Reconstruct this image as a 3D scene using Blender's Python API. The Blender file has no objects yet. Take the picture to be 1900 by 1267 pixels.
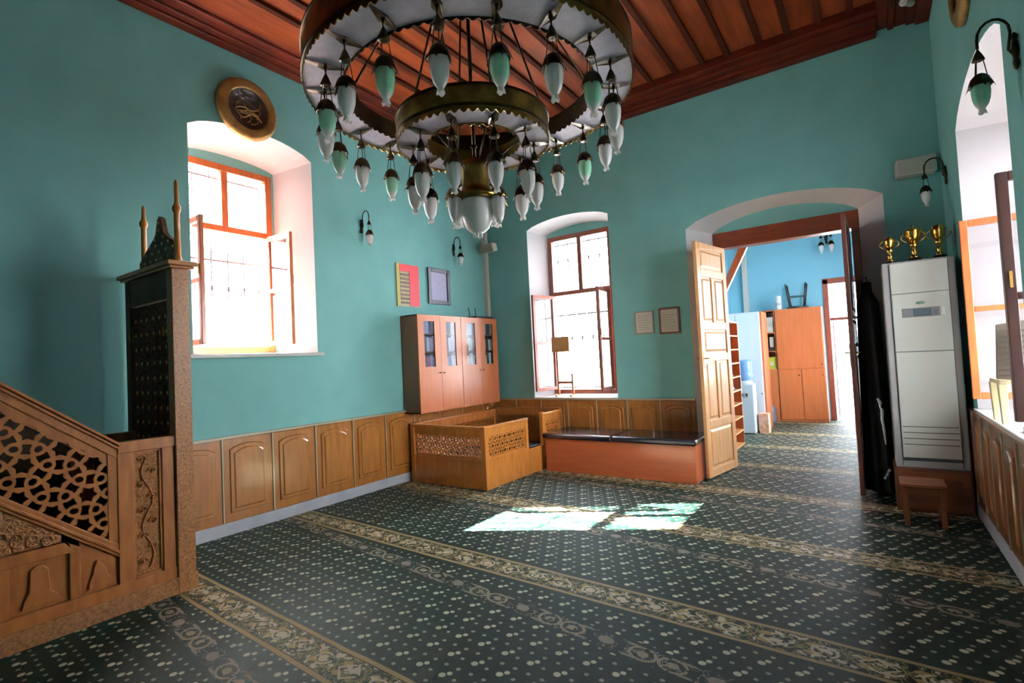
import bpy, math, random
from mathutils import Matrix, Vector
random.seed(7)
S = bpy.context.scene
COL = S.collection
PI = math.pi
# ------------------------------------------------------------------ camera
F_PX = 949.63; YAW, PIT, ROL = -.6065, .0361, -.0495
cd = bpy.data.cameras.new('camera'); cam = bpy.data.objects.new('camera', cd); COL.objects.link(cam)
cd.sensor_width = 36; cd.lens = F_PX / 1900 * 36; cd.clip_start = .05; cd.clip_end = 200
cy_, sy_ = math.cos(YAW), math.sin(YAW); cp_, sp_ = math.cos(PIT), math.sin(PIT)
fw = Vector((sy_*cp_, cy_*cp_, sp_)); rt = Vector((cy_, -sy_, 0)); up = rt.cross(fw)
c_, s_ = math.cos(ROL), math.sin(ROL)
r2, u2 = c_*rt + s_*up, -s_*rt + c_*up
cam.matrix_world = Matrix(((r2.x, u2.x, -fw.x, 5.3422), (r2.y, u2.y, -fw.y, -7.0362), (r2.z, u2.z, -fw.z, 1.6), (0, 0, 0, 1)))
S.camera = cam
# ------------------------------------------------------------------ light
S.view_settings.view_transform = 'Standard'; S.view_settings.look = 'None'
S.view_settings.exposure = 0.3; S.view_settings.gamma = 1.0; S.view_settings.use_curve_mapping = False
world = bpy.data.worlds.new('sky'); S.world = world; world.use_nodes = True
bg = world.node_tree.nodes['Background']; bg.inputs[0].default_value = (.80, .90, 1, 1); bg.inputs[1].default_value = 18.0
sl = bpy.data.lights.new('sun', 'SUN'); sl.energy = 470; sl.angle = math.radians(.6); sl.color = (1, .965, .92)
so = bpy.data.objects.new('sun', sl); COL.objects.link(so)
sd = Vector((.88*math.cos(math.radians(38)), .47*math.cos(math.radians(38)), -math.sin(math.radians(38))))
so.rotation_euler = sd.to_track_quat('-Z', 'Y').to_euler(); so.location = (-8, -8, 9)
def portal(loc, size, dirn):
    l = bpy.data.lights.new('sky_portal', 'AREA'); l.shape = 'RECTANGLE'; l.size, l.size_y = size
    l.cycles.is_portal = True
    o = bpy.data.objects.new('sky_portal', l); COL.objects.link(o); o.location = loc
    o.rotation_euler = Vector(dirn).to_track_quat('-Z', 'Z').to_euler()
portal((-.78, -4.19, 2.9), (1.2, 2.3), (1, 0, 0))
portal((1.56, .78, 2.35), (1.3, 2.9), (0, -1, 0))
portal((6.92, -2.0, 2.3), (1.8, 2.9), (-1, 0, 0))
portal((5.1, 6.2, 1.5), (1.1, 3.1), (0, -1, 0))
portal((6.75, 3.0, 2.15), (1.9, 2.4), (-1, 0, 0))
# ------------------------------------------------------------------ materials
def lin(c): return tuple(((v/255)/12.92 if v/255 <= .04045 else ((v/255+.055)/1.055)**2.4) for v in c) + (1,)
def N(nt, t, **kw):
    n = nt.nodes.new(t)
    for k, v in kw.items(): setattr(n, k, v)
    return n
def mat(name, rgb, rough=.6, metal=0, coat=0, var=0, vscale=6, stretch=None, rgb2=None, bump=0, bscale=30, spec=None, trans=0, sss=0):
    m = bpy.data.materials.new(name); m.use_nodes = True; nt = m.node_tree; b = nt.nodes['Principled BSDF']
    b.inputs['Base Color'].default_value = lin(rgb); b.inputs['Roughness'].default_value = rough
    b.inputs['Metallic'].default_value = metal; b.inputs['Coat Weight'].default_value = coat
    b.inputs['Coat Roughness'].default_value = .12
    if spec is not None: b.inputs['Specular IOR Level'].default_value = spec
    if trans: b.inputs['Transmission Weight'].default_value = trans
    tc = N(nt, 'ShaderNodeTexCoord')
    if rgb2 or var:
        mp = N(nt, 'ShaderNodeMapping'); nt.links.new(tc.outputs['Object'], mp.inputs[0])
        if stretch: mp.inputs['Scale'].default_value = stretch
        nz = N(nt, 'ShaderNodeTexNoise'); nz.inputs['Scale'].default_value = vscale; nz.inputs['Detail'].default_value = 5
        nt.links.new(mp.outputs[0], nz.inputs['Vector'])
        cr = N(nt, 'ShaderNodeValToRGB'); cr.color_ramp.elements[0].position = .32; cr.color_ramp.elements[1].position = .68
        a = lin(rgb); c2 = lin(rgb2) if rgb2 else tuple(v*(1-var) for v in a[:3]) + (1,)
        cr.color_ramp.elements[0].color = c2; cr.color_ramp.elements[1].color = a
        nt.links.new(nz.outputs[0], cr.inputs[0]); nt.links.new(cr.outputs[0], b.inputs['Base Color'])
    if bump:
        n2 = N(nt, 'ShaderNodeTexNoise'); n2.inputs['Scale'].default_value = bscale; n2.inputs['Detail'].default_value = 4
        nt.links.new(tc.outputs['Object'], n2.inputs['Vector'])
        bp = N(nt, 'ShaderNodeBump'); bp.inputs['Strength'].default_value = bump; bp.inputs['Distance'].default_value = .02
        nt.links.new(n2.outputs[0], bp.inputs['Height']); nt.links.new(bp.outputs[0], b.inputs['Normal'])
    return m
def carved(name, rgb, rgb2, scale=30, strength=1.0, rough=.45, coat=.3):
    m = mat(name, rgb, rough, coat=coat, spec=.5 if coat else .15); nt = m.node_tree; b = nt.nodes['Principled BSDF']
    tc = N(nt, 'ShaderNodeTexCoord'); v = N(nt, 'ShaderNodeTexVoronoi'); v.feature = 'SMOOTH_F1'; v.inputs['Scale'].default_value = scale
    nz = N(nt, 'ShaderNodeTexNoise'); nz.inputs['Scale'].default_value = scale*.5
    mx = N(nt, 'ShaderNodeVectorMath', operation='MULTIPLY_ADD'); mx.inputs[1].default_value = (.05, .05, .05)
    nt.links.new(nz.outputs['Color'], mx.inputs[0]); nt.links.new(tc.outputs['Object'], mx.inputs[2])
    nt.links.new(mx.outputs[0], v.inputs['Vector'])
    cr = N(nt, 'ShaderNodeValToRGB'); cr.color_ramp.elements[0].position = .15; cr.color_ramp.elements[1].position = .6
    cr.color_ramp.elements[0].color = lin(rgb); cr.color_ramp.elements[1].color = lin(rgb2)
    nt.links.new(v.outputs['Distance'], cr.inputs[0]); nt.links.new(cr.outputs[0], b.inputs['Base Color'])
    bp = N(nt, 'ShaderNodeBump', invert=True); bp.inputs['Strength'].default_value = strength; bp.inputs['Distance'].default_value = .02
    nt.links.new(v.outputs['Distance'], bp.inputs['Height']); nt.links.new(bp.outputs[0], b.inputs['Normal'])
    return m
def glassmat(name, tint=(1, 1, 1), gloss=.12, rough=.02):
    m = bpy.data.materials.new(name); m.use_nodes = True; nt = m.node_tree; nt.nodes.clear()
    o = N(nt, 'ShaderNodeOutputMaterial'); mx = N(nt, 'ShaderNodeMixShader'); t = N(nt, 'ShaderNodeBsdfTransparent'); g = N(nt, 'ShaderNodeBsdfGlossy')
    t.inputs[0].default_value = (*tint, 1); g.inputs['Roughness'].default_value = rough
    lw = N(nt, 'ShaderNodeLayerWeight'); lw.inputs[0].default_value = .25
    mm = N(nt, 'ShaderNodeMath', operation='MULTIPLY_ADD'); mm.inputs[1].default_value = .6 if gloss > .06 else .12; mm.inputs[2].default_value = gloss*.4
    nt.links.new(lw.outputs['Fresnel'], mm.inputs[0]); nt.links.new(mm.outputs[0], mx.inputs[0])
    nt.links.new(t.outputs[0], mx.inputs[1]); nt.links.new(g.outputs[0], mx.inputs[2]); nt.links.new(mx.outputs[0], o.inputs[0])
    return m
def milk(name, rgb, emit=0):
    m = bpy.data.materials.new(name); m.use_nodes = True; nt = m.node_tree; b = nt.nodes['Principled BSDF']
    b.inputs['Base Color'].default_value = lin(rgb); b.inputs['Roughness'].default_value = .25
    tr = N(nt, 'ShaderNodeBsdfTranslucent'); tr.inputs[0].default_value = lin(rgb)
    mx = N(nt, 'ShaderNodeMixShader'); mx.inputs[0].default_value = .2
    o = nt.nodes['Material Output']; nt.links.new(b.outputs[0], mx.inputs[1]); nt.links.new(tr.outputs[0], mx.inputs[2]); nt.links.new(mx.outputs[0], o.inputs[0])
    return m
def tulip_mat(name, green):
    m = milk(name, (255, 250, 248)); nt = m.node_tree
    if green:
        tc = N(nt, 'ShaderNodeTexCoord'); sx = N(nt, 'ShaderNodeSeparateXYZ'); nt.links.new(tc.outputs['Generated'], sx.inputs[0])
        cr = N(nt, 'ShaderNodeValToRGB'); e = cr.color_ramp.elements
        e[0].position = .2; e[0].color = lin((255, 250, 248)); e[1].position = .42; e[1].color = lin((140, 226, 186))
        x = e.new(.85); x.color = lin((150, 215, 185))
        nt.links.new(sx.outputs['Z'], cr.inputs[0])
        nt.links.new(cr.outputs[0], nt.nodes['Principled BSDF'].inputs['Base Color'])
    return m
M = {}
M['teal'] = mat('teal_paint', (124, 184, 182), .8, rgb2=(117, 177, 175), vscale=3, bump=.12, bscale=9)
M['blue'] = mat('blue_paint', (132, 192, 212), .75, bump=.1, bscale=9)
M['white'] = mat('white_plaster', (230, 228, 230), .8, bump=.1, bscale=12)
M['marble'] = mat('white_marble', (205, 208, 215), .35, rgb2=(185, 190, 200), vscale=4)
M['sill'] = mat('sill_marble', (215, 218, 212), .35)
M['winwood'] = mat('orange_window_wood', (190, 98, 45), .4, coat=.3, rgb2=(160, 78, 34), vscale=5, stretch=(6, 6, 1))
M['winwood_dark'] = mat('reddish_window_wood', (132, 62, 40), .4, coat=.3, rgb2=(110, 50, 34), vscale=5, stretch=(6, 6, 1))
M['beam'] = mat('beam_wood', (128, 58, 30), .45, coat=.3, rgb2=(104, 44, 24), vscale=5, stretch=(1, 6, 6))
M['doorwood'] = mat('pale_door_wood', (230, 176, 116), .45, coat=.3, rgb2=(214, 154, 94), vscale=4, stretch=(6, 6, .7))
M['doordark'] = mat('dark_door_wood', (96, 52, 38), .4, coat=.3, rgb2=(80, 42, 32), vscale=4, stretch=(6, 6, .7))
M['wains'] = mat('varnished_oak', (146, 94, 38), .3, coat=.4, rgb2=(122, 75, 27), vscale=4, stretch=(5, 5, .6))
M['wains2'] = mat('varnished_oak_dark', (140, 90, 45), .3, coat=.5, rgb2=(118, 72, 34), vscale=4, stretch=(5, 5, .6))
M['strip'] = mat('pale_joint_strip', (200, 190, 165), .25, metal=.3)
M['minbar'] = mat('carved_walnut', (172, 106, 48), .4, coat=.3, rgb2=(146, 84, 34), vscale=4, stretch=(5, 5, 1.2))
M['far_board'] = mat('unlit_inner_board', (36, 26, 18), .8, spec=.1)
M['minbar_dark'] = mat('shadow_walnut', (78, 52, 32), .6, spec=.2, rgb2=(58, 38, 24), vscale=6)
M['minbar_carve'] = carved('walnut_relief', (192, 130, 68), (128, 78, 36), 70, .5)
M['minbar_carve_dark'] = carved('shaded_relief', (96, 62, 40), (46, 28, 20), 30, .8, .75, 0)  # walnut relief with the shade on the portal's inner face put into its colour
M['bone'] = mat('bone_inlay', (190, 150, 95), .4)
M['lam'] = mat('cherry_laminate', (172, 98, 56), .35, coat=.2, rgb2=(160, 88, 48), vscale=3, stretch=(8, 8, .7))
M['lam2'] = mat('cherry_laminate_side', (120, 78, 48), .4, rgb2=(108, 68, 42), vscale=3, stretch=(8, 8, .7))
M['bench'] = mat('bench_laminate', (186, 98, 58), .35, coat=.2, rgb2=(172, 88, 50), vscale=3, stretch=(.7, 8, 8))
M['pulpit'] = mat('pulpit_oak', (196, 128, 58), .35, coat=.4, rgb2=(172, 106, 44), vscale=4, stretch=(4, 4, 1))
M['leather'] = mat('navy_black_vinyl', (22, 20, 32), .22, coat=.5)
M['ceil'] = mat('red_brown_boards', (118, 52, 20), .6, spec=.1, rgb2=(82, 32, 10), vscale=2.5, stretch=(5, .6, 5))
M['batten'] = mat('dark_batten_wood', (52, 21, 10), .7, spec=.05)
M['crown'] = mat('crown_mahogany', (86, 27, 11), .5, spec=.15, rgb2=(64, 19, 8), vscale=3)
M['brass'] = mat('aged_brass', (150, 122, 60), .3, metal=1, rgb2=(92, 74, 40), vscale=9)
M['brass_dark'] = mat('dark_brass', (70, 58, 38), .38, metal=1, rgb2=(40, 34, 26), vscale=14)
M['brass_bright'] = mat('polished_brass', (205, 165, 90), .2, metal=1)
M['medal'] = mat('gilded_rim', (178, 140, 82), .4, metal=.5, rgb2=(140, 102, 56), vscale=10, bump=.4, bscale=60)
M['medal_in'] = carved('medallion_relief', (52, 24, 18), (22, 10, 10), 22, .8)
M['iron'] = mat('black_iron', (30, 28, 28), .5, metal=.4)
M['grille'] = mat('painted_grille', (70, 66, 72), .5)
M['cloth_white'] = mat('white_ring_panel', (206, 202, 222), .5, rgb2=(190, 186, 208), vscale=16, bump=.15, bscale=40)
M['glass'] = glassmat('window_glass')
M['glass_dark'] = glassmat('cabinet_glass', (.9, .92, .96), .05, .15)
M['tulip'] = tulip_mat('white_tulip_glass', 0); M['tulip_green'] = tulip_mat('green_tulip_glass', 1)
M['globe'] = milk('milk_glass', (240, 240, 238))
M['ac'] = mat('ac_beige', (178, 180, 170), .4); M['ac_grey'] = mat('ac_grey', (150, 150, 148), .4)
M['ac_dark'] = mat('ac_slot', (60, 62, 62), .5); M['ac_disp'] = mat('ac_display', (70, 86, 92), .25)
M['ac_btn'] = mat('ac_button', (105, 108, 112), .4); M['green_logo'] = mat('green_badge', (95, 140, 115), .4)
M['gold'] = mat('trophy_gold', (216, 172, 84), .18, metal=1); M['black'] = mat('black_plastic', (18, 18, 20), .4)
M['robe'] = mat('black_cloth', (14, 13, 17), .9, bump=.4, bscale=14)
M['cream'] = mat('cream_plastic', (226, 214, 172), .45); M['beige'] = mat('grey_beige_plastic', (150, 140, 124), .5)
M['beige_d'] = mat('taupe_rib', (108, 96, 86), .6)
M['offwhite'] = mat('offwhite_plastic', (205, 200, 190), .45); M['paper'] = mat('paper', (205, 200, 186), .8)
M['lilac'] = mat('lilac_print', (178, 176, 204), .5, rgb2=(158, 156, 190), vscale=30)
M['red'] = mat('red_print', (214, 52, 70), .5); M['yellow'] = mat('yellow_edge', (190, 176, 84), .5)
M['ink'] = mat('dark_ink', (70, 40, 44), .6); M['navy'] = mat('navy_frame', (26, 34, 48), .35)
M['stool'] = mat('stool_wood', (128, 74, 42), .45, coat=.2, rgb2=(108, 58, 32), vscale=5, stretch=(1, 5, 5))
M['plinth'] = mat('plinth_wood', (112, 62, 38), .45, coat=.2, rgb2=(94, 50, 30), vscale=4, stretch=(5, 5, 1))
M['ply'] = mat('plywood', (176, 136, 86), .6, rgb2=(160, 120, 72), vscale=4)
M['appl'] = mat('appliance_white', (226, 232, 238), .35); M['waterblue'] = mat('blue_water_bottle', (140, 180, 225), .15, trans=.3)
M['jug'] = mat('grey_jug', (86, 92, 108), .3, trans=.2); M['orange_card'] = mat('orange_card', (206, 130, 84), .6, rgb2=(230, 200, 180), vscale=14)
M['acid'] = mat('yellow_green_box', (180, 180, 60), .5); M['ground'] = mat('pale_paving', (150, 150, 148), .9)
M['ground_red'] = mat('rose_tile', (186, 120, 104), .8)
M['leaf'] = mat('tree_leaves', (70, 120, 50), .6, rgb2=(38, 80, 34), vscale=5); M['bark'] = mat('tree_bark', (90, 72, 58), .9)
M['outwall'] = mat('outer_render', (226, 228, 232), .9)
for k, c in dict(b1=(150, 165, 200), b2=(60, 62, 90), b3=(170, 60, 66), b4=(196, 200, 205), b5=(70, 96, 70), b6=(66, 46, 38), b7=(190, 184, 130), b8=(186, 180, 214), b9=(28, 28, 32)).items():
    M[k] = mat('book_' + k, c, .6)
def carpet_mat():
    m = bpy.data.materials.new('prayer_carpet'); m.use_nodes = True; nt = m.node_tree; b = nt.nodes['Principled BSDF']
    b.inputs['Roughness'].default_value = .58; b.inputs['Specular IOR Level'].default_value = .16
    L = nt.links
    def V(x): return x
    def mt(op, a, c=None, d=None):
        n = N(nt, 'ShaderNodeMath', operation=op)
        for i, q in enumerate((a, c, d)):
            if q is None: continue
            if isinstance(q, (int, float)): n.inputs[i].default_value = q
            else: L.new(q, n.inputs[i])
        return n.outputs[0]
    tc = N(nt, 'ShaderNodeTexCoord'); sp = N(nt, 'ShaderNodeSeparateXYZ'); L.new(tc.outputs['Object'], sp.inputs[0])
    nz = N(nt, 'ShaderNodeTexNoise'); nz.inputs['Scale'].default_value = 2.2; L.new(tc.outputs['Object'], nz.inputs['Vector'])
    wob = mt('MULTIPLY', mt('SUBTRACT', nz.outputs[0], .5), .03)
    X, Y = sp.outputs['X'], mt('ADD', sp.outputs['Y'], wob)
    v = mt('ADD', Y, mt('MULTIPLY', X, .045))
    P = 1.49
    t = mt('MULTIPLY', mt('SUBTRACT', mt('FRACT', mt('ADD', mt('DIVIDE', mt('ADD', v, 2.19), P), 20.5)), .5), P)
    at = mt('ABSOLUTE', t)
    def lt(a, k): return mt('LESS_THAN', a, k)
    def gt(a, k): return mt('GREATER_THAN', a, k)
    def near(a, c, w): return mt('COMPARE', a, c, w)
    def cell(a, p, off=0.): return mt('MULTIPLY', mt('SUBTRACT', mt('FRACT', mt('ADD', mt('DIVIDE', a, p), 50.5+off)), .5), p)
    def disc(u, w, ru, rw):
        q = mt('ADD', mt('POWER', mt('ABSOLUTE', mt('DIVIDE', u, ru)), 2), mt('POWER', mt('ABSOLUTE', mt('DIVIDE', w, rw)), 2))
        return q
    def union(*a):
        r = a[0]
        for q in a[1:]: r = mt('MAXIMUM', r, q)
        return r
    # dots
    pa, pb = .085, .16
    Xs, vs_ = mt('SUBTRACT', X, 2.25), mt('SUBTRACT', v, -4.916)
    d1 = union(lt(disc(cell(Xs, pa), cell(vs_, pb), .012, .0105), 1), lt(disc(cell(mt('SUBTRACT', Xs, .0425), pa), cell(mt('SUBTRACT', vs_, .08), pb), .0135, .0115), 1))
    def big(dx, dv, ru, rv): return lt(disc(cell(mt('SUBTRACT', Xs, dx), pa*2), cell(mt('SUBTRACT', vs_, dv), pb*2), ru, rv), 1)
    d2 = union(big(0, 0, .020, .0185), big(pa, pb, .020, .0185))
    d3 = union(big(.027, .030, .016, .014), big(pa+.027, pb+.030, .016, .014))
    dots = union(d2, d3)
    # band
    inband = lt(at, .14)
    edge = mt('MULTIPLY', gt(at, .104), lt(at, .132))
    pf = .46
    u1 = cell(X, pf)
    fl = disc(u1, t, .066, .055)
    ros = union(mt('MULTIPLY', lt(fl, 1), gt(fl, .62)), lt(fl, .3))
    pet = lt(disc(cell(X, pf/2, .25), mt('SUBTRACT', at, .04), .034, .020), 1)
    ang = mt('MULTIPLY', mt('SINE', mt('MULTIPLY', X, 2*PI/pf*2)), .055)
    vine = near(t, ang, .010) if False else lt(mt('ABSOLUTE', mt('SUBTRACT', t, ang)), .009)
    vine2 = lt(mt('ABSOLUTE', mt('ADD', t, ang)), .009)
    u2_ = cell(X, pf, .5); dia = mt('ADD', mt('ABSOLUTE', mt('DIVIDE', u2_, .09)), mt('ABSOLUTE', mt('DIVIDE', t, .075)))
    diam = union(mt('MULTIPLY', lt(dia, 1), gt(dia, .78)), lt(dia, .4))
    lpat = union(ros, diam)
    nf = N(nt, 'ShaderNodeTexNoise'); nf.inputs['Scale'].default_value = 20; nf.inputs['Detail'].default_value = 1.5; L.new(tc.outputs['Object'], nf.inputs['Vector'])
    scroll = mt('MULTIPLY', near(nf.outputs[0], .5, .025), lt(at, .1))
    petal = mt('MULTIPLY', gt(nf.outputs[0], .60), lt(at, .096))
    lpat = union(mt('MULTIPLY', lpat, gt(nf.outputs[0], .40)), petal)
    # medallion row
    off = mt('ADD', mt('MULTIPLY', X, .085), .16)
    tm = mt('ADD', t, off)
    um = cell(X, .62); A1 = cell(X, .62, .0); 
    ra = disc(mt('SUBTRACT', um, .085), tm, .085, .062); rb = disc(mt('ADD', um, .085), tm, .085, .062)
    ring = union(mt('MULTIPLY', lt(ra, 1), gt(ra, .6)), mt('MULTIPLY', lt(rb, 1), gt(rb, .6)), lt(ra, .16), lt(rb, .16))
    mflow = union(lt(disc(cell(X, .62, .5), tm, .05, .035), 1), lt(disc(cell(X, .31, .5), mt('SUBTRACT', mt('ABSOLUTE', tm), .055), .05, .010), 1))
    ring = mt('MULTIPLY', ring, gt(nf.outputs[0], .38)); mflow = union(mflow, mt('MULTIPLY', near(nf.outputs[0], .56, .02), lt(mt('ABSOLUTE', tm), .07)))
    inmed = mt('MULTIPLY', lt(mt('ABSOLUTE', tm), .09), gt(at, .14))
    # colours
    def mix(f, a, c):
        n = N(nt, 'ShaderNodeMix', data_type='RGBA'); L.new(f, n.inputs[0])
        for i, q in ((6, a), (7, c)):
            if isinstance(q, tuple): n.inputs[i].default_value = q
            else: L.new(q, n.inputs[i])
        return n.outputs[2]
    n2 = N(nt, 'ShaderNodeTexNoise'); n2.inputs['Scale'].default_value = 140; L.new(tc.outputs['Object'], n2.inputs['Vector'])
    base = mix(n2.outputs[0], lin((6, 20, 17)), lin((15, 42, 33)))
    cream = mix(n2.outputs[0], lin((150, 150, 128)), lin((214, 208, 180)))
    tan = mix(n2.outputs[0], lin((120, 100, 66)), lin((176, 152, 108)))
    olive = lin((96, 98, 56)); pink = lin((190, 166, 150))
    notm = mt('SUBTRACT', 1, inmed)
    col = mix(mt('MULTIPLY', d1, notm), base, mix(n2.outputs[0], lin((96, 104, 88)), lin((168, 168, 146))))
    col = mix(mt('MULTIPLY', dots, notm), col, cream)
    col = mix(mt('MULTIPLY', inmed, ring), col, lin((140, 128, 104)))
    col = mix(mt('MULTIPLY', inmed, mflow), col, lin((126, 116, 106)))
    bandbase = mix(n2.outputs[0], lin((12, 22, 17)), lin((30, 42, 30)))
    bc = mix(union(vine, vine2), bandbase, lin((116, 108, 66)))
    bc = mix(scroll, bc, lin((128, 118, 78)))
    bc = mix(pet, bc, lin((150, 128, 80)))
    bc = mix(lpat, bc, lin((182, 166, 142)))
    bc = mix(edge, bc, tan)
    col = mix(inband, col, bc)
    L.new(col, b.inputs['Base Color'])
    bp = N(nt, 'ShaderNodeBump'); bp.inputs['Strength'].default_value = .5; bp.inputs['Distance'].default_value = .004
    n3 = N(nt, 'ShaderNodeTexNoise'); n3.inputs['Scale'].default_value = 260; L.new(tc.outputs['Object'], n3.inputs['Vector'])
    L.new(n3.outputs[0], bp.inputs['Height']); L.new(bp.outputs[0], b.inputs['Normal'])
    
    return m
M['carpet'] = carpet_mat()
# ------------------------------------------------------------------ mesh helpers
MATS = {}   # object -> world matrix
def wm(o): return MATS.get(o.name, Matrix.Identity(4))
class MB:
    def __init__(s): s.v = []; s.f = []; s.m = []; s.sm = []; s.mi = 0
    def add(s, vs, fs, T=None, smooth=False):
        o = len(s.v)
        s.v += [tuple(T @ Vector(q)) if T else tuple(q) for q in vs]
        for f in fs: s.f.append([i+o for i in f]); s.m.append(s.mi); s.sm.append(smooth)
        return s
    def box(s, a, b, T=None):
        x0, y0, z0 = a; x1, y1, z1 = b
        vs = [(x, y, z) for z in (z0, z1) for x, y in ((x0, y0), (x1, y0), (x1, y1), (x0, y1))]
        return s.add(vs, [(0, 3, 2, 1), (4, 5, 6, 7), (0, 1, 5, 4), (1, 2, 6, 5), (2, 3, 7, 6), (3, 0, 4, 7)], T)
    def prism(s, pts, d0, d1, T=None):    # polygon in (a,b) -> extruded along third axis
        n = len(pts); vs = [(p[0], p[1], d0) for p in pts] + [(p[0], p[1], d1) for p in pts]
        fs = [list(range(n))[::-1], [i+n for i in range(n)]] + [(i, (i+1) % n, (i+1) % n + n, i+n) for i in range(n)]
        return s.add(vs, fs, T)
    def frustum(s, pa, pb, d0, d1, T=None):
        n = len(pa); vs = [(p[0], p[1], d0) for p in pa] + [(p[0], p[1], d1) for p in pb]
        fs = [list(range(n))[::-1], [i+n for i in range(n)]] + [(i, (i+1) % n, (i+1) % n + n, i+n) for i in range(n)]
        return s.add(vs, fs, T)
    def lathe(s, prof, n=16, T=None, smooth=True, closed=True):
        vs = []; fs = []
        for r, z in prof:
            for k in range(n): a = 2*PI*k/n; vs.append((r*math.cos(a), r*math.sin(a), z))
        for i in range(len(prof)-1):
            for k in range(n): fs.append((i*n+k, i*n+(k+1) % n, (i+1)*n+(k+1) % n, (i+1)*n+k))
        if closed:
            if prof[0][0] > 1e-5: fs.append(list(range(n))[::-1])
            if prof[-1][0] > 1e-5: fs.append([(len(prof)-1)*n+k for k in range(n)])
        return s.add(vs, fs, T, smooth)
    def tube(s, pts, r, n=6, T=None, smooth=True):
        pts = [Vector(p) for p in pts]; vs = []; fs = []
        for i, p in enumerate(pts):
            d = (pts[min(i+1, len(pts)-1)] - pts[max(i-1, 0)]).normalized()
            a = d.cross(Vector((0, 0, 1)) if abs(d.z) < .9 else Vector((1, 0, 0))).normalized(); b = d.cross(a)
            rr = r[i] if isinstance(r, (list, tuple)) else r
            for k in range(n): t = 2*PI*k/n; vs.append(p + a*rr*math.cos(t) + b*rr*math.sin(t))
        for i in range(len(pts)-1):
            for k in range(n): fs.append((i*n+k, i*n+(k+1) % n, (i+1)*n+(k+1) % n, (i+1)*n+k))
        fs.append(list(range(n))); fs.append([(len(pts)-1)*n+k for k in range(n)][::-1])
        return s.add(vs, fs, T, smooth)
    def mesh(s, name, mats):
        me = bpy.data.meshes.new(name); me.from_pydata(s.v, [], s.f)
        for m in mats: me.materials.append(M[m])
        me.polygons.foreach_set('material_index', s.m); me.polygons.foreach_set('use_smooth', s.sm)
        me.update(); return me
    def build(s, name, mats, parent=None, label=None, cat=None, group=None, kind=None, world=True, bevel=0, at=None):
        if isinstance(mats, str): mats = [mats]
        if at is not None: s.v = [(x-at[0], y-at[1], z-at[2]) for x, y, z in s.v]
        elif parent is not None and world:
            inv = wm(parent).inverted(); s.v = [tuple(inv @ Vector(q)) for q in s.v]
        o = obj(name, s.mesh(name, mats), parent, label, cat, group, kind)
        if at is not None: o.location = at; MATS[o.name] = Matrix.Translation(at)
        fixn(o.data)
        if bevel:
            md = o.modifiers.new('b', 'BEVEL'); md.width = bevel; md.segments = 2; md.limit_method = 'ANGLE'
        return o
import bmesh
def fixn(me):
    bm = bmesh.new(); bm.from_mesh(me); bmesh.ops.recalc_face_normals(bm, faces=bm.faces); bm.to_mesh(me); bm.free()
def obj(name, me, parent=None, label=None, cat=None, group=None, kind=None):
    o = bpy.data.objects.new(name, me); COL.objects.link(o)
    if parent is not None: o.parent = parent; MATS[o.name] = wm(parent).copy()
    for k, v in (('label', label), ('category', cat), ('group', group), ('kind', kind)):
        if v: o[k] = v
    return o
def thing(name, label, cat, loc=(0, 0, 0), rz=0, group=None, kind=None):
    o = bpy.data.objects.new(name, None); COL.objects.link(o); o.empty_display_size = .1
    o.location = loc; o.rotation_euler = (0, 0, rz)
    MATS[o.name] = Matrix.Translation(loc) @ Matrix.Rotation(rz, 4, 'Z')
    for k, v in (('label', label), ('category', cat), ('group', group), ('kind', kind)):
        if v: o[k] = v
    return o
def copy_tree(o, parent=None):
    c = o.copy(); COL.objects.link(c)
    if parent is not None: c.parent = parent
    for ch in list(o.children): copy_tree(ch, c)
    return c
def plate2d(outer, holes, th):
    """flat plate with holes, in x,y, thickness th centred on z=0"""
    cu = bpy.data.curves.new('p', 'CURVE'); cu.dimensions = '2D'; cu.fill_mode = 'BOTH'; cu.extrude = th/2
    for pl in [outer] + holes:
        sp = cu.splines.new('POLY'); sp.points.add(len(pl)-1); sp.use_cyclic_u = True
        for i, p in enumerate(pl): sp.points[i].co = (p[0], p[1], 0, 1)
    o = bpy.data.objects.new('p', cu); COL.objects.link(o)
    dg = bpy.context.evaluated_depsgraph_get(); me = bpy.data.meshes.new_from_object(o.evaluated_get(dg))
    vs = [tuple(q.co) for q in me.vertices]; fs = [list(p.vertices) for p in me.polygons]
    bpy.data.objects.remove(o); bpy.data.curves.remove(cu); bpy.data.meshes.remove(me)
    return vs, fs
def clip(poly, region):
    """Sutherland-Hodgman against convex ccw region"""
    out = poly
    n = len(region)
    for i in range(n):
        a, b = region[i], region[(i+1) % n]; inp = out; out = []
        if not inp: break
        def side(p): return (b[0]-a[0])*(p[1]-a[1]) - (b[1]-a[1])*(p[0]-a[0])
        for j in range(len(inp)):
            p, q = inp[j-1], inp[j]; sp, sq = side(p), side(q)
            if (sp >= 0) != (sq >= 0):
                t = sp/(sp-sq); out.append((p[0]+t*(q[0]-p[0]), p[1]+t*(q[1]-p[1])))
            if sq >= 0: out.append(q)
    res = []
    for p in out:
        if not res or (abs(p[0]-res[-1][0]) + abs(p[1]-res[-1][1])) > 1e-4: res.append(p)
    return res
def area(p): return abs(sum(p[i-1][0]*p[i][1]-p[i][0]*p[i-1][1] for i in range(len(p)))/2)
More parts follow.
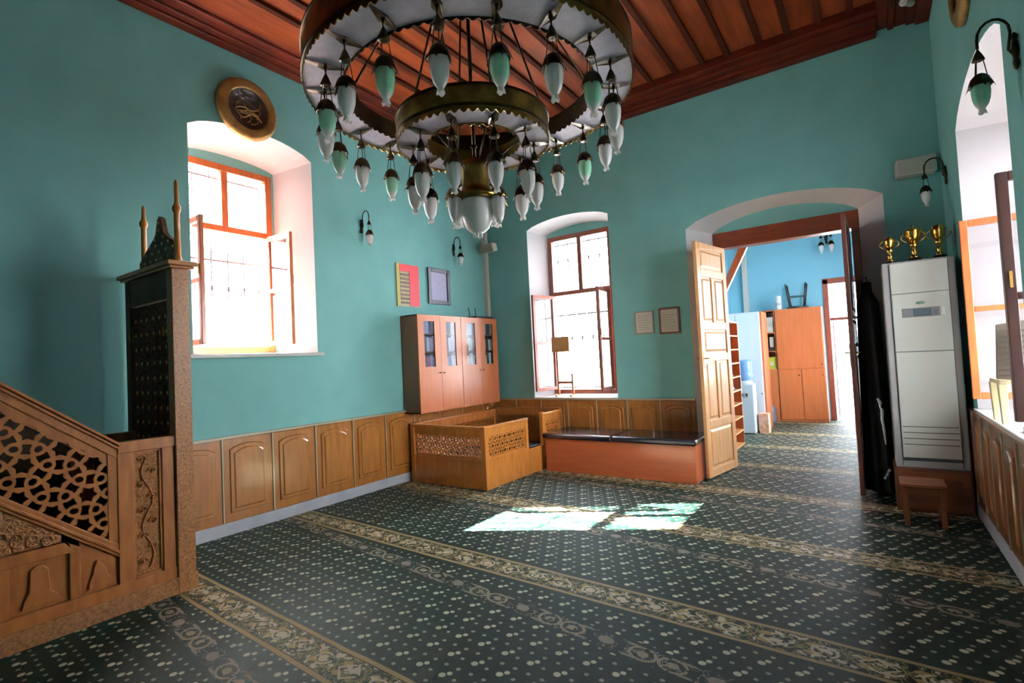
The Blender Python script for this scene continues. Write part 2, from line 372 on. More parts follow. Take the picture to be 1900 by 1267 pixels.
def star_lattice(region, L, orient=0, ox=0, oy=0):
    """holes of a six-fold star lattice (star at nodes, capsules on edges, ovals at centres)"""
    holes = []; xs = [p[0] for p in region]; ys = [p[1] for p in region]
    ca, sa = math.cos(orient), math.sin(orient)
    R = max(max(xs)-min(xs), max(ys)-min(ys)) + L; n = int(R/L*1.3)+2
    mx, my = (max(xs)+min(xs))/2, (max(ys)+min(ys))/2
    def rot(p, a): return (p[0]*math.cos(a)-p[1]*math.sin(a), p[0]*math.sin(a)+p[1]*math.cos(a))
    star = [rot(((.275 if k % 2 == 0 else .185)*L, 0), PI/6+k*PI/6) for k in range(12)]
    cap = [(-.155, -.1), (-.13, -.125), (-.05, -.095), (.05, -.095), (.13, -.125), (.155, -.1), (.155, .1), (.13, .125), (.05, .095), (-.05, .095), (-.13, .125), (-.155, .1)]
    cap = [(x*L, y*L) for x, y in cap]
    oval = [(.12*L*math.cos(a), .105*L*math.sin(a)) for a in [k*PI/4 for k in range(8)]]
    pieces = []
    for i in range(-n, n+1):
        for j in range(-n, n+1):
            bx, by = (i+.5*j)*L, j*L*math.sqrt(3)/2
            pieces.append([(bx+x, by+y) for x, y in star])
            for k in range(3):
                a = k*PI/3; d = rot((L/2, 0), a)
                pieces.append([(bx+d[0]+q[0], by+d[1]+q[1]) for q in (rot(c, a) for c in cap)])
            for k in (0, 1):
                a = PI/6+k*PI/3; d = rot((L/math.sqrt(3), 0), a)
                pieces.append([(bx+d[0]+q[0], by+d[1]+q[1]) for q in (rot(c, a) for c in oval)])
    for pc in pieces:
        q = [(mx+ox+x*ca-y*sa, my+oy+x*sa+y*ca) for x, y in pc]
        if max(p[0] for p in q) < min(xs) or min(p[0] for p in q) > max(xs) or max(p[1] for p in q) < min(ys) or min(p[1] for p in q) > max(ys): continue
        c = clip(q, region)
        if len(c) > 2 and area(c) > .004*L*L: holes.append(c)
    return holes
def XF(o, u, w, n=(0, 0, 1)):
    """matrix taking local (a,b,c) to o + a*u + b*w + c*n"""
    u, w, n = Vector(u), Vector(w), Vector(n)
    return Matrix(((u.x, w.x, n.x, o[0]), (u.y, w.y, n.y, o[1]), (u.z, w.z, n.z, o[2]), (0, 0, 0, 1)))
def arcpts(u0, u1, zs, zp, n=14):
    return [(u0+(u1-u0)*k/n, zs+(zp-zs)*(1-(2*k/n-1)**2)**.75) for k in range(n+1)]
# ------------------------------------------------------------------ shell
W, H, L = 6.089, 4.995, -8.7
def wall(name, T, u0, u1, htop, ops, th=.62, cols=('teal', 'white', 'outwall')):
    """T maps (u, out, z).  ops: dict(a,b,z0,zs,zp inner arch; A,B,Z0,Zs,Zp arch at depth d; d; hole (fa,fb,fz0,fz1))"""
    b = MB(); ops = sorted(ops, key=lambda o: o['a'])
    # inner face
    b.mi = 0; x = u0
    def q(pts, w): b.add([(p[0], w, p[1]) for p in pts], [list(range(len(pts)))], T)
    for o in ops:
        q([(x, 0), (o['a'], 0), (o['a'], htop), (x, htop)], 0)
        if o['z0'] > .01: q([(o['a'], 0), (o['b'], 0), (o['b'], o['z0']), (o['a'], o['z0'])], 0)
        ar = arcpts(o['a'], o['b'], o['zs'], o['zp'])
        for i in range(len(ar)-1): q([ar[i], ar[i+1], (ar[i+1][0], htop), (ar[i][0], htop)], 0)
        x = o['b']
    q([(x, 0), (u1, 0), (u1, htop), (x, htop)], 0)
    for o in ops:
        d = o['d']
        ina = [(o['a'], o['z0'])] + arcpts(o['a'], o['b'], o['zs'], o['zp']) + [(o['b'], o['z0'])]
        ou = [(o['A'], o['Z0'])] + arcpts(o['A'], o['B'], o['Zs'], o['Zp']) + [(o['B'], o['Z0'])]
        b.mi = 1; n = len(ina)
        vs = [(p[0], 0, p[1]) for p in ina] + [(p[0], d, p[1]) for p in ou]
        b.add(vs, [(i, i+1, i+1+n, i+n) for i in range(n-1)] + ([(n-1, 0, n, 2*n-1)] if o['z0'] > .01 else []), T)
        # infill face at depth d with rectangular hole
        b.mi = 0; fa, fb, f0, f1 = o['hole']; ar = arcpts(o['A'], o['B'], o['Zs'], o['Zp'])
        for i in range(len(ar)-1): q([(ar[i][0], f1), (ar[i+1][0], f1), ar[i+1], ar[i]], d)
        if fa > o['A']+1e-4: q([(o['A'], o['Z0']), (fa, o['Z0']), (fa, f1), (o['A'], f1)], d)
        if fb < o['B']-1e-4: q([(fb, o['Z0']), (o['B'], o['Z0']), (o['B'], f1), (fb, f1)], d)
        b.mi = 1
        dd = max(th, d+.12)
        hp = [(fa, f0), (fb, f0), (fb, f1), (fa, f1)]
        vs = [(p[0], d, p[1]) for p in hp] + [(p[0], dd, p[1]) for p in hp]
        b.add(vs, ([(0, 1, 5, 4)] if f0 > .01 else []) + [(1, 2, 6, 5), (2, 3, 7, 6), (3, 0, 4, 7)], T)
    # outer face with rectangular holes
    b.mi = 2; x = u0; ht = htop+.3
    for o in ops:
        fa, fb, f0, f1 = o['hole']; dd = max(th, o['d']+.12)
        q([(x, -.2), (fa, -.2), (fa, ht), (x, ht)], th); q([(fa, f1), (fb, f1), (fb, ht), (fa, ht)], th)
        if f0 > .01: q([(fa, -.2), (fb, -.2), (fb, f0), (fa, f0)], th)
        x = fb
    q([(x, -.2), (u1, -.2), (u1, ht), (x, ht)], th)
    for e in (u0, u1): b.add([(e, 0, -.2), (e, th, -.2), (e, th, ht), (e, 0, ht)], [(0, 1, 2, 3)], T)
    b.add([(u0, 0, htop), (u1, 0, htop), (u1, th, ht), (u0, th, ht)], [(0, 1, 2, 3)], T)
    me = b.mesh(name, cols); o = obj(name, me, kind='structure'); return o
TL = XF((0, 0, 0), (0, 1, 0), (-1, 0, 0)); TB = XF((0, 0, 0), (1, 0, 0), (0, 1, 0)); TR = XF((W, 0, 0), (0, 1, 0), (1, 0, 0))
TN = XF((0, L, 0), (1, 0, 0), (0, -1, 0))
W1 = dict(a=-4.735, b=-3.375, z0=1.80, zs=4.08, zp=4.23, A=-4.735, B=-3.63, Z0=1.80, Zs=3.96, Zp=4.03, d=.4, hole=(-4.735, -3.66, 1.80, 3.92))
W2 = dict(a=.86, b=2.295, z0=.975, zs=3.70, zp=3.82, A=.985, B=2.17, Z0=.975, Zs=3.66, Zp=3.76, d=.42, hole=(1.0, 2.155, .975, 3.62))
D1 = dict(a=3.41, b=5.58, z0=0, zs=3.25, zp=3.48, A=3.66, B=5.34, Z0=0, Zs=3.22, Zp=3.42, d=.42, hole=(3.68, 5.32, 0, 3.2))
W3 = dict(a=-2.95, b=-1.1, z0=.98, zs=3.42, zp=3.62, A=-2.85, B=-1.2, Z0=.98, Zs=3.36, Zp=3.52, d=.62, hole=(-2.83, -1.22, .98, 3.34))
wall('wall_left', TL, L, 0, H+.1, [W1]); wall('wall_back', TB, 0, W, H+.1, [W2, D1])
wall('wall_right', TR, L, 0, H+.1, [W3], th=.8); wall('wall_near', TN, 0, W, H+.1, [])
b = MB(); b.box((-.62, L-.62, -.2), (W+.8, .62, -.012)); b.box((2.2, .62, -.2), (7.0, 6.35, -.012))
b.build('floor', 'ground', kind='structure')
b = MB(); b.box((0, L, -.012), (W, 0, 0)); b.prism([(3.41, 0), (5.58, 0), (5.33, .42), (5.33, .62), (3.67, .62), (3.67, .42)], -.012, 0); b.box((2.75, .62, -.012), (6.2, 5.75, 0))
b.build('fitted_carpet', 'carpet', label='dark green patterned carpet with cream dots and beige floral bands covering the floor', cat='carpet')
# ceiling: boards and battens
ce = MB(); ce.box((-.62, L-.62, H+.18), (W+.8, .62, H+.3)); ce = ce.build('ceiling', 'batten', kind='structure')
bx0, bx1, by0, by1 = .42, W-.42, L+.42, -.66
xs = [.45 + .3*k for k in range(-1, 19)]
edges = [bx0] + [x for x in [.57+.3*k for k in range(18)] if bx0+.05 < x < bx1-.05] + [bx1]
edges = [bx0, .87, 1.15, 1.45, 1.75, 2.05, 2.35, 2.65, 2.95, 3.28, 3.6, 3.92, 4.2, 4.54, 4.82, 5.12, 5.4, bx1]
for i in range(len(edges)-1):
    b = MB(); b.box((edges[i]+.004, by0, H+.07+.008*(i % 2)), (edges[i+1]-.004, by1, H+.1)); b.build('ceiling_board', 'ceil', ce)
for e in edges[1:-1]:
    b = MB(); b.box((e-.03, by0, H+.035), (e+.03, by1, H+.07)); b.build('batten', 'batten', ce, bevel=.006)
def crown(n, T, u0, u1):
    b = MB()
    for (w0, w1, z0, z1) in ((0, .12, 0, .2), (.1, .2, .03, .2), (.2, .3, .055, .2), (.3, .36, .04, .2), (.36, .46, .075, .2)):
        b.box((u0, -w1, H+z0), (u1, -w0, H+z1), T)
    b.build('trim_%d' % n, 'crown', kind='structure', bevel=.012)
crown(1, TL, L, 0); crown(2, TB, .46, W-.46); crown(3, TR, L, 0); crown(4, TN, .46, W-.46)
# baseboards
def baseb(side, T, spans, zt=.12):
    b = MB()
    for a, c in spans: b.box((a, -.03, 0), (c, 0, zt), T)
    b.build('baseboard_'+side, 'marble', kind='structure', bevel=.004)
baseb('left', TL, [(L, -.03)]); baseb('right', TR, [(L, -.03)]); baseb('back', TB, [(.03, 3.41), (5.58, W-.03)])
# wainscot
def wains(n, T, u0, u1, first, per, mt='wains', zt=.965, gap=()):
    b = MB(); b.box((u0, -.012, .12), (u1, 0, zt), T); root = b.build('trim_%d' % n, mt, kind='structure')
    u = first
    while u < u1-.08:
        a, c = u+.012, min(u+per, u1)-.012
        if a >= u0-.01 and not any(g0 < (a+c)/2 < g1 for g0, g1 in gap):
            T2 = T @ XF((0, -.012, 0), (1, 0, 0), (0, 0, 1), (0, -1, 0))
            p = MB(); z0, z1 = .135, zt-.02
            p.prism([(a, z0), (c, z0), (c, z1), (a, z1)], 0, .014, T2)
            def shp(m, rise): return [(a+m, z0+m+.02), (c-m, z0+m+.02)] + [(x, z) for x, z in arcpts(a+m, c-m, z1-m-rise, z1-m, 8)][::-1]
            p.frustum(shp(.055, .05), shp(.062, .05), .014, .006+.02, T2)
            p.frustum(shp(.075, .05), shp(.105, .05), .012, .034, T2)
            p.build('panel', mt, root, bevel=0)
            s = MB(); s.box((u-.007, -.034, .13), (u+.007, -.01, zt-.01), T); s.build('joint_strip', 'strip', root)
        u += per
    c = MB(); c.box((u0, -.045, zt-.012), (u1, 0, zt+.012), T); c.build('cap_rail', 'strip' if mt == 'wains' else 'wains2', root)
    return root
wains(5, TL, L, 0, -5.03-.523*7, .523); wains(6, TB, 0, 3.41, 0.02, .485, zt=.955); wains(7, TR, L, 0, -8.5, .42, 'wains2', zt=.955)
b = MB(); b.box((5.6, -.02, .12), (W, 0, .95)); b.build('trim_8', 'wains2', kind='structure')
# ------------------------------------------------------------------ windows
def frame_rect(b, a, c, z0, z1, st, w0, w1, T):
    b.box((a, w0, z0), (a+st, w1, z1), T); b.box((c-st, w0, z0), (c, w1, z1), T)
    b.box((a+st, w0, z0), (c-st, w1, z0+st), T); b.box((a+st, w0, z1-st), (c-st, w1, z1), T)
def window(n, T, o, ztr, angs, wood, sashwood, label=None, bars=6, sashw=None, sillout=0.0, sill_in=.05):
    d = o['d']; fa, fb, z0, z1 = o['hole']; z0 += .02
    b = MB(); frame_rect(b, fa, fb, z0, z1, .075, d-.01, d+.08, T)
    um = (fa+fb)/2
    b.box((um-.035, d, ztr), (um+.035, d+.07, z1-.07), T); b.box((fa+.07, d-.005, ztr-.035), (fb-.07, d+.075, ztr+.035), T)
    root = b.build('window_%d' % n, wood, kind='structure', bevel=.006)
    for a, c in ((fa+.075, um-.035), (um+.035, fb-.075)):
        g = MB(); g.box((a, d+.033, ztr+.035), (c, d+.039, z1-.075), T); g.build('pane', 'glass', root)
    wd = sashw or (fb-fa-.15)/2
    for k, ang in enumerate(angs):
        if ang is None: continue
        sgn = 1 if k == 0 else -1; hx = fa+.08 if k == 0 else fb-.08; a = math.radians(ang)
        T2 = T @ Matrix.Translation((hx, d-.03, 0)) @ Matrix.Rotation(-a*sgn, 4, 'Z') @ Matrix.Scale(sgn, 4, (1, 0, 0))
        s = MB(); za, zb = z0+.08, ztr-.03; frame_rect(s, 0, wd, za, zb, .055, -.02, .02, T2); zm = za+(zb-za)*.5
        s.box((.055, -.018, zm-.022), (wd-.055, .018, zm+.022), T2)
        so_ = s.build('casement', sashwood if isinstance(sashwood, str) else sashwood[k], root, bevel=.005)
        for zz0, zz1 in ((za+.055, zm-.022), (zm+.022, zb-.055)):
            g = MB(); g.box((.055, -.003, zz0), (wd-.055, .003, zz1), T2); g.build('pane', 'glass', so_)
        h = MB(); h.box((wd-.035, -.035, zm+.05), (wd-.02, -.02, zm+.15), T2); h.build('casement_latch', 'brass_bright', so_)
    for k in range(bars):
        u = fa+(fb-fa)*(k+.5)/bars; g = MB(); g.tube([T @ Vector((u, d+.16, z0)), T @ Vector((u, d+.16, z1))], .008, 6)
        for zz in (z0+.35*(z1-z0), z0+.85*(z1-z0)):
            g.lathe([(0, -.04), (.022, -.015), (.012, 0), (.022, .015), (0, .04)], 6, Matrix.Translation(T @ Vector((u, d+.16, zz))))
        g.build('grille_bar', 'grille', root)
    for zz in (z0+.1, (z0+z1)/2, z1-.12):
        g = MB(); g.box((fa, d+.155, zz-.01), (fb, d+.165, zz+.01), T); g.build('grille_rail', 'grille', root)
    s = MB(); s.box((o['a']-.05 if sill_in > .03 else o['a'], -sill_in, o['z0']-.035), (o['b']+.06 if sill_in > .03 else o['b'], d+.02, o['z0']+.004), T)
    s.build('window_sill', 'sill', root, bevel=.005)
    return root
window(1, TL, W1, 3.2, (92, 91), 'winwood', 'winwood', sill_in=.05)
window(2, TB, W2, 2.66, (104, 93), 'winwood_dark', 'winwood_dark', sill_in=.03)
window(3, TR, W3, 2.62, (93, 93), 'winwood', ('doordark', 'winwood'), sashw=.64, sill_in=.03)
# ------------------------------------------------------------------ doorway and leaves
b = MB(); b.box((3.66, .40, 0), (3.74, .60, 3.0)); b.box((5.26, .40, 0), (5.34, .60, 3.0)); b.box((3.66, .40, 2.99), (5.34, .60, 3.21))
b.build('door_1', 'beam', kind='structure', bevel=.01)
def leaf(name, label, hinge, end, wood, h=2.98, handle_side=1, group=None):
    hx, hy = hinge; ex, ey = end; wd = math.hypot(ex-hx, ey-hy); ang = math.atan2(ey-hy, ex-hx)
    t = thing(name, label, 'door', (hx, hy, 0), ang, group)
    b = MB(); th = .022; z0 = .015
    st = .1; rails = [z0, z0+.1, .62, .72, 1.46, 1.56, 1.86, 1.96, 2.54, 2.64, h-.08, h]
    b.box((0, -th, z0), (st, th, h)); b.box((wd-st, -th, z0), (wd, th, h))
    for i in range(0, 12, 2): b.box((st, -th, rails[i]), (wd-st, th, rails[i+1]))
    for (za, zb) in ((rails[3], rails[4]), (rails[7], rails[8])): b.box((wd/2-.04, -th, za), (wd/2+.04, th, zb))
    b.build('leaf_frame', wood, t, world=False, bevel=.006)
    cells = [(st, wd-st, rails[1], rails[2]), (st, wd/2-.04, rails[3], rails[4]), (wd/2+.04, wd-st, rails[3], rails[4]), (st, wd-st, rails[5], rails[6]),
             (st, wd/2-.04, rails[7], rails[8]), (wd/2+.04, wd-st, rails[7], rails[8]), (st, wd-st, rails[9], rails[10])]
    for x0, x1, za, zb in cells:
        p = MB(); p.box((x0, -.006, za), (x1, .006, zb))
        for sg in (1, -1):
            T = XF((0, 0, 0), (1, 0, 0), (0, 0, 1), (0, sg, 0)); m = .022; m2 = .05
            p.frustum([(x0+m, za+m), (x1-m, za+m), (x1-m, zb-m), (x0+m, zb-m)], [(x0+m2, za+m2), (x1-m2, za+m2), (x1-m2, zb-m2), (x0+m2, zb-m2)], .006, .018, T)
        p.build('door_panel', wood, t, world=False)
    for sg in (1, -1):
        k = MB(); k.box((wd-.07, sg*.022, 1.35), (wd-.03, sg*.028, 1.6)); k.tube([(wd-.05, sg*.025, 1.5), (wd-.05, sg*.065, 1.5), (wd-.14, sg*.065, 1.5)], .009)
        k.build('door_handle', 'brass_bright', t, world=False)
    for z in (.3, 1.5, 2.7): k = MB(); k.lathe([(.012, z-.05), (.012, z+.05)], 8, Matrix.Translation((-.005, 0, 0))); k.build('hinge', 'brass_dark', t, world=False)
    return t
leaf('door_leaf', 'pale panelled wooden door leaf standing open beside the bench', (3.785, .395), (3.625, -.455), 'doorwood')
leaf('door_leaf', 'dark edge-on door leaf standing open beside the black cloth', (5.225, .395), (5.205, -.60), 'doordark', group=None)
# ------------------------------------------------------------------ anteroom
AY = 5.75
ow = dict(a=4.66, b=5.62, z0=0, zs=2.98, zp=2.981, A=4.66, B=5.62, Z0=0, Zs=2.98, Zp=2.981, d=.1, hole=(4.66, 5.62, 0, 2.97))
wall('wall_anteroom_back', XF((0, AY, 0), (1, 0, 0), (0, 1, 0)), 2.75, 6.2, 4.3, [ow], th=.4, cols=('blue', 'white', 'outwall'))
wall('wall_anteroom_left', XF((2.75, 0, 0), (0, 1, 0), (-1, 0, 0)), .62, AY, 4.3, [], th=.4, cols=('blue', 'white', 'outwall'))
wr = dict(a=2.1, b=3.9, z0=1.0, zs=3.3, zp=3.31, A=2.1, B=3.9, Z0=1.0, Zs=3.3, Zp=3.31, d=.2, hole=(2.1, 3.9, 1.0, 3.29))
wall('wall_anteroom_right', XF((6.2, 0, 0), (0, 1, 0), (1, 0, 0)), .62, AY, 4.3, [wr], th=.4, cols=('blue', 'white', 'outwall'))
b = MB(); b.box((2.3, .62, 4.3), (6.6, 6.2, 4.5)); b.build('ceiling_anteroom', 'white', kind='structure')
# outer door frame
b = MB(); y0, y1 = AY+.0, AY+.14
b.box((4.62, y0-.02, 0), (4.72, y1, 2.98)); b.box((5.56, y0-.02, 0), (5.66, y1, 2.98)); b.box((4.62, y0-.02, 2.88), (5.66, y1, 3.0)); b.box((4.72, y0+.02, 2.1), (5.56, y1, 2.16))
dr = b.build('door_2', 'winwood_dark', kind='structure', bevel=.008)
g = MB(); g.box((4.72, y0+.07, 2.16), (5.56, y0+.076, 2.88)); g.build('pane', 'glass', dr)
t = thing('outer_door_leaf', 'white outer door leaf standing open at the bright far exit', 'door', (4.76, AY+.16, 0), math.radians(84))
b = MB(); frame_rect(b, 0, .8, .02, 2.08, .1, -.02, .02, Matrix.Identity(4)); b.box((.1, -.02, .8), (.7, .02, .95)); b.build('leaf_frame', 'appl', t, world=False)
b = MB(); b.box((.1, -.008, .12), (.7, .008, .8)); b.build('door_panel', 'appl', t, world=False)
b = MB(); b.box((.1, -.004, .95), (.7, .004, 1.98)); b.build('pane', 'glass', t, world=False)
b = MB(); b.tube([(.75, .02, 1.05), (.75, .07, 1.05), (.64, .07, 1.05)], .01); b.build('door_handle', 'iron', t, world=False)
# timber post and brace
t = thing('timber_post', 'orange timber post with a diagonal brace just beyond the doorway', 'post', (3.62, 1.0, 0))
b = MB(); b.box((3.57, .95, 0), (3.67, 1.05, 3.42)); b.build('post', 'winwood', t)
b = MB(); b.add([(3.66, .96, 2.42), (3.66, .96, 2.6), (4.0, .96, 3.3), (4.12, .96, 3.3), (3.66, 1.04, 2.42), (3.66, 1.04, 2.6), (4.0, 1.04, 3.3), (4.12, 1.04, 3.3)], [(0, 1, 2, 3), (7, 6, 5, 4), (0, 4, 5, 1), (1, 5, 6, 2), (2, 6, 7, 3), (3, 7, 4, 0)]); b.build('brace', 'winwood', t)
b = MB(); b.box((2.76, .93, 3.3), (6.19, 1.07, 3.46)); b.build('cross_beam', 'winwood', t)
# shoe shelf
t = thing('shoe_rack', 'tall orange open shoe rack seen past the pale door leaf', 'shelf', (3.2, 1.5, 0))
b = MB(); b.box((3.2, 1.1, 0), (3.58, 1.13, 2.05)); b.box((3.2, 2.07, 0), (3.58, 2.1, 2.05)); b.box((3.2, 1.1, 0), (3.215, 2.1, 2.05)); b.build('carcass', 'lam', t)
for k in range(10):
    b = MB(); z = .04+k*.22; b.box((3.215, 1.13, z), (3.585, 2.07, z+.02)); b.build('shelf_board', 'doorwood', t)
for k, (yy, zz, mt_) in enumerate(((1.4, 1.38, 'black'), (1.65, 1.16, 'b6'), (1.35, 1.16, 'iron'), (1.7, .94, 'b2'), (1.45, .72, 'b6'))):
    s = MB(); s.lathe([(.0, 0), (.045, 0), (.05, .03), (.042, .06), (.0, .065)], 10, Matrix.Translation((3.43, yy, zz)) @ Matrix.Scale(2.6, 4, (1, 0, 0)))
    s.lathe([(.04, .0), (.042, .05), (.036, .08)], 10, Matrix.Translation((3.36, yy, zz+.03)))
    s.build('shoe', mt_, label=('black shoe on the sixth shelf of the shoe rack', 'brown shoe on the upper rack shelf nearer the far end', 'dark grey shoe on the upper rack shelf nearer the doorway', 'navy shoe on the middle rack shelf', 'brown shoe alone on the lower rack shelf')[k], cat='shoe', group='shoes on the rack', at=(3.43, yy, zz))
# white cupboard, dispenser
t = thing('tall_cupboard', 'tall white cupboard behind the water dispenser in the far room', 'cupboard', (3.3, 4.1, 0))
b = MB(); b.box((2.78, 3.8, 0), (3.66, 4.4, 2.3)); b.build('body', 'appl', t, bevel=.01)
b = MB(); b.box((3.66, 3.8, 0), (3.69, 4.4, 2.3)); b.build('side_panel', 'lam', t)
for x0, x1 in ((2.8, 3.21), (3.225, 3.645)):
    b = MB(); b.box((x0, 3.78, .06), (x1, 3.8, 2.26)); d_ = b.build('door', 'appl', t, bevel=.004)
    k = MB(); k.lathe([(0, 0), (.014, .005), (.01, .02)], 8, XF((3.2 if x0 < 3 else 3.62, 3.78, .72), (1, 0, 0), (0, 0, 1), (0, -1, 0))); k.build('knob', 'iron', d_)
t = thing('water_dispenser', 'white water dispenser with an upturned blue bottle in the far room', 'dispenser', (3.38, 3.5, 0))
b = MB(); b.box((3.24, 3.35, .01), (3.54, 3.66, .93)); b.lathe([(.12, .93), (.13, .96), (.09, .99)], 16, Matrix.Translation((3.39, 3.5, 0))); b.build('body', 'appl', t, bevel=.02)
b = MB(); b.lathe([(.04, .95), (.06, .99), (.125, 1.04), (.13, 1.1), (.122, 1.14), (.13, 1.18), (.13, 1.34), (.1, 1.38), (0, 1.385)], 18, Matrix.Translation((3.39, 3.5, 0))); b.build('water_bottle', 'waterblue', t)
b = MB(); b.box((3.33, 3.33, .7), (3.36, 3.35, .76)); b.box((3.41, 3.33, .7), (3.44, 3.35, .76)); b.build('tap', 'iron', t)
t = thing('cardboard_box', 'small orange and white carton on the floor beside the white cupboard', 'box', (3.6, 3.62, 0))
b = MB(); b.box((3.58, 3.5, 0), (3.74, 3.74, .36)); b.build('box_body', 'orange_card', t); b = MB(); b.box((3.575, 3.495, .34), (3.745, 3.62, .365)); b.build('flap', 'orange_card', t)
# open shelf unit and wardrobe
t = thing('open_shelf_unit', 'narrow open shelf unit left of the big orange wardrobe', 'shelf', (3.62, 5.4, 0))
b = MB(); b.box((3.48, 5.3, 0), (3.5, 5.73, 2.4)); b.box((3.70, 5.3, 0), (3.715, 5.73, 2.4)); b.box((3.48, 5.71, 0), (3.715, 5.73, 2.4)); b.box((3.48, 5.3, 2.38), (3.715, 5.73, 2.4)); b.box((3.5, 5.3, 0), (3.7, 5.33, 1.1)); b.build('carcass', 'lam', t)
for z in (1.1, 1.5, 1.9):
    b = MB(); b.box((3.5, 5.3, z), (3.7, 5.71, z+.02)); b.build('shelf_board', 'lam', t)
for nm, lb, z, h_, w_, mt_ in (('carton', 'yellow green carton on the lowest open shelf', 1.12, .26, .17, 'acid'), ('telephone', 'black telephone standing on the middle open shelf', 1.52, .2, .15, 'black'), ('paper_stack', 'pale stack of papers on the top open shelf', 1.92, .34, .16, 'paper')):
    b = MB()
    if nm == 'telephone': b.box((3.53, 5.34, z), (3.68, 5.46, z+.06)); b.box((3.54, 5.36, z+.06), (3.57, 5.45, z+.2)); b.mi = 1; b.box((3.59, 5.345, z+.08), (3.67, 5.36, z+.3))
    elif nm == 'carton': b.box((3.52, 5.33, z), (3.69, 5.5, z+h_)); b.box((3.515, 5.32, z+h_-.01), (3.695, 5.4, z+h_+.005)); b.mi = 1; b.box((3.58, 5.325, z+.08), (3.64, 5.33, z+.16))
    else:
        for k in range(8): b.box((3.52+.004*(k % 2), 5.33, z+k*.042), (3.68, 5.5, z+k*.042+.038))
    b.build(nm, [mt_, 'paper'], label=lb, cat={'carton': 'box', 'telephone': 'phone', 'paper_stack': 'papers'}[nm])
t = thing('wardrobe', 'large orange laminate wardrobe beside the bright far exit', 'wardrobe', (4.15, 5.5, 0))
b = MB(); b.box((3.72, 5.3, 0), (4.60, 5.73, 2.4)); b.build('body', 'lam', t, bevel=.004)
for x0, x1, z0, z1 in ((3.73, 4.585, 1.12, 2.385), (3.73, 4.155, .05, 1.1), (4.165, 4.585, .05, 1.1)):
    b = MB(); b.box((x0, 5.28, z0), (x1, 5.3, z1)); d_ = b.build('door', 'lam', t, bevel=.004)
    k = MB(); k.lathe([(0, 0), (.014, .005), (.01, .02)], 8, XF((x1-.04, 5.28, 1.2 if z0 > 1 else .98), (1, 0, 0), (0, 0, 1), (0, -1, 0))); k.build('knob', 'iron', d_)
t = thing('metal_stool', 'black metal stool lying upside down on top of the wardrobe', 'stool', (4.15, 5.5, 2.4))
b = MB(); b.lathe([(0, 2.4), (.2, 2.4), (.21, 2.42), (.2, 2.445), (0, 2.445)], 20, Matrix.Translation((4.15, 5.5, 0))); b.build('seat', 'black', t)
for sx in (-1, 1):
    for sy in (-1, 1):
        b = MB(); b.tube([(4.15+.13*sx, 5.5+.12*sy, 2.44), (4.15+.19*sx, 5.5+.16*sy, 2.93)], .016); b.build('leg', 'iron', t)
b = MB(); zz = 2.66
pts = [(4.15+.155*sx, 5.5+.138*sy, zz) for sx, sy in ((-1, -1), (1, -1), (1, 1), (-1, 1), (-1, -1))]
for i in range(4): b.tube([pts[i], pts[i+1]], .01)
b.build('stretcher', 'iron', t)
t = thing('paper_roll', 'white paper roll standing on top of the wardrobe', 'roll', (3.8, 5.42, 2.4))
b = MB(); b.lathe([(.055, 2.4), (.06, 2.41), (.06, 2.69), (.055, 2.7), (.02, 2.7), (.02, 2.5)], 16, Matrix.Translation((3.8, 5.42, 0))); b.build('roll', 'appl', t)
b = MB(); b.lathe([(.061, 2.5), (.0625, 2.5), (.0625, 2.56), (.061, 2.56)], 16, Matrix.Translation((3.8, 5.42, 0))); b.build('band', 'b4', t)
t = thing('water_jug', 'grey blue water jug with a white cap on the floor by the wardrobe', 'jug', (3.53, 5.12, 0))
b = MB(); b.lathe([(.12, 0), (.135, .02), (.135, .12), (.125, .15), (.135, .18), (.135, .28), (.1, .34), (.035, .38), (.03, .41)], 18, Matrix.Translation((3.53, 5.12, 0))); b.build('jug_body', 'jug', t)
b = MB(); b.lathe([(.036, .4), (.036, .44), (0, .445)], 12, Matrix.Translation((3.53, 5.12, 0))); b.build('cap', 'appl', t)
b = MB(); b.box((3.06, AY-.09, .0), (3.16, AY, 4.3)); b.build('pipe_casing', 'offwhite', label='white vertical pipe casing in the far left corner of the far room', cat='pipe')
# ------------------------------------------------------------------ lamp unit
def lamp_meshes():
    brk = MB()   # bracket bar, hook, bell, chains : z from 0 (mount) down
    brk.add([(-.12, -.006, -.012), (-.045, -.02, -.02), (0, -.032, -.024), (.045, -.02, -.02), (.12, -.006, -.012), (.12, .006, -.012), (.045, .02, -.02), (0, .032, -.024), (-.045, .02, -.02), (-.12, .006, -.012)], [list(range(10))])
    brk.add([(-.12, -.006, -.004), (-.045, -.02, -.008), (0, -.032, -.01), (.045, -.02, -.008), (.12, -.006, -.004), (.12, .006, -.004), (.045, .02, -.008), (0, .032, -.01), (-.045, .02, -.008), (-.12, .006, -.004)], [list(range(10))])
    brk.lathe([(.006, 0), (.014, -.02), (.008, -.035), (.005, -.07)], 8)
    return brk
def bell(m):
    m.lathe([(.004, -.06), (.01, -.075), (.02, -.095), (.034, -.13), (.036, -.14), (.02, -.145), (0, -.14)], 10)
    for k in range(3):
        a = k*2*PI/3+.3; m.tube([(.024*math.cos(a), .024*math.sin(a), -.135), (.04*math.cos(a), .04*math.sin(a), -.255)], .0032, 4)
def capm(m):
    m.lathe([(0, -.225), (.012, -.23), (.03, -.24), (.05, -.262), (.06, -.29), (.066, -.315), (.062, -.32), (.05, -.30), (0, -.28)], 14)
    for k in range(6):
        a = k*PI/3; T = Matrix.Rotation(a, 4, 'Z')
        m.add([(.055, -.018, -.3), (.055, .018, -.3), (.08, 0, -.345), (.06, 0, -.29)], [(0, 2, 3), (1, 3, 2), (0, 1, 2), (0, 3, 1)], T)
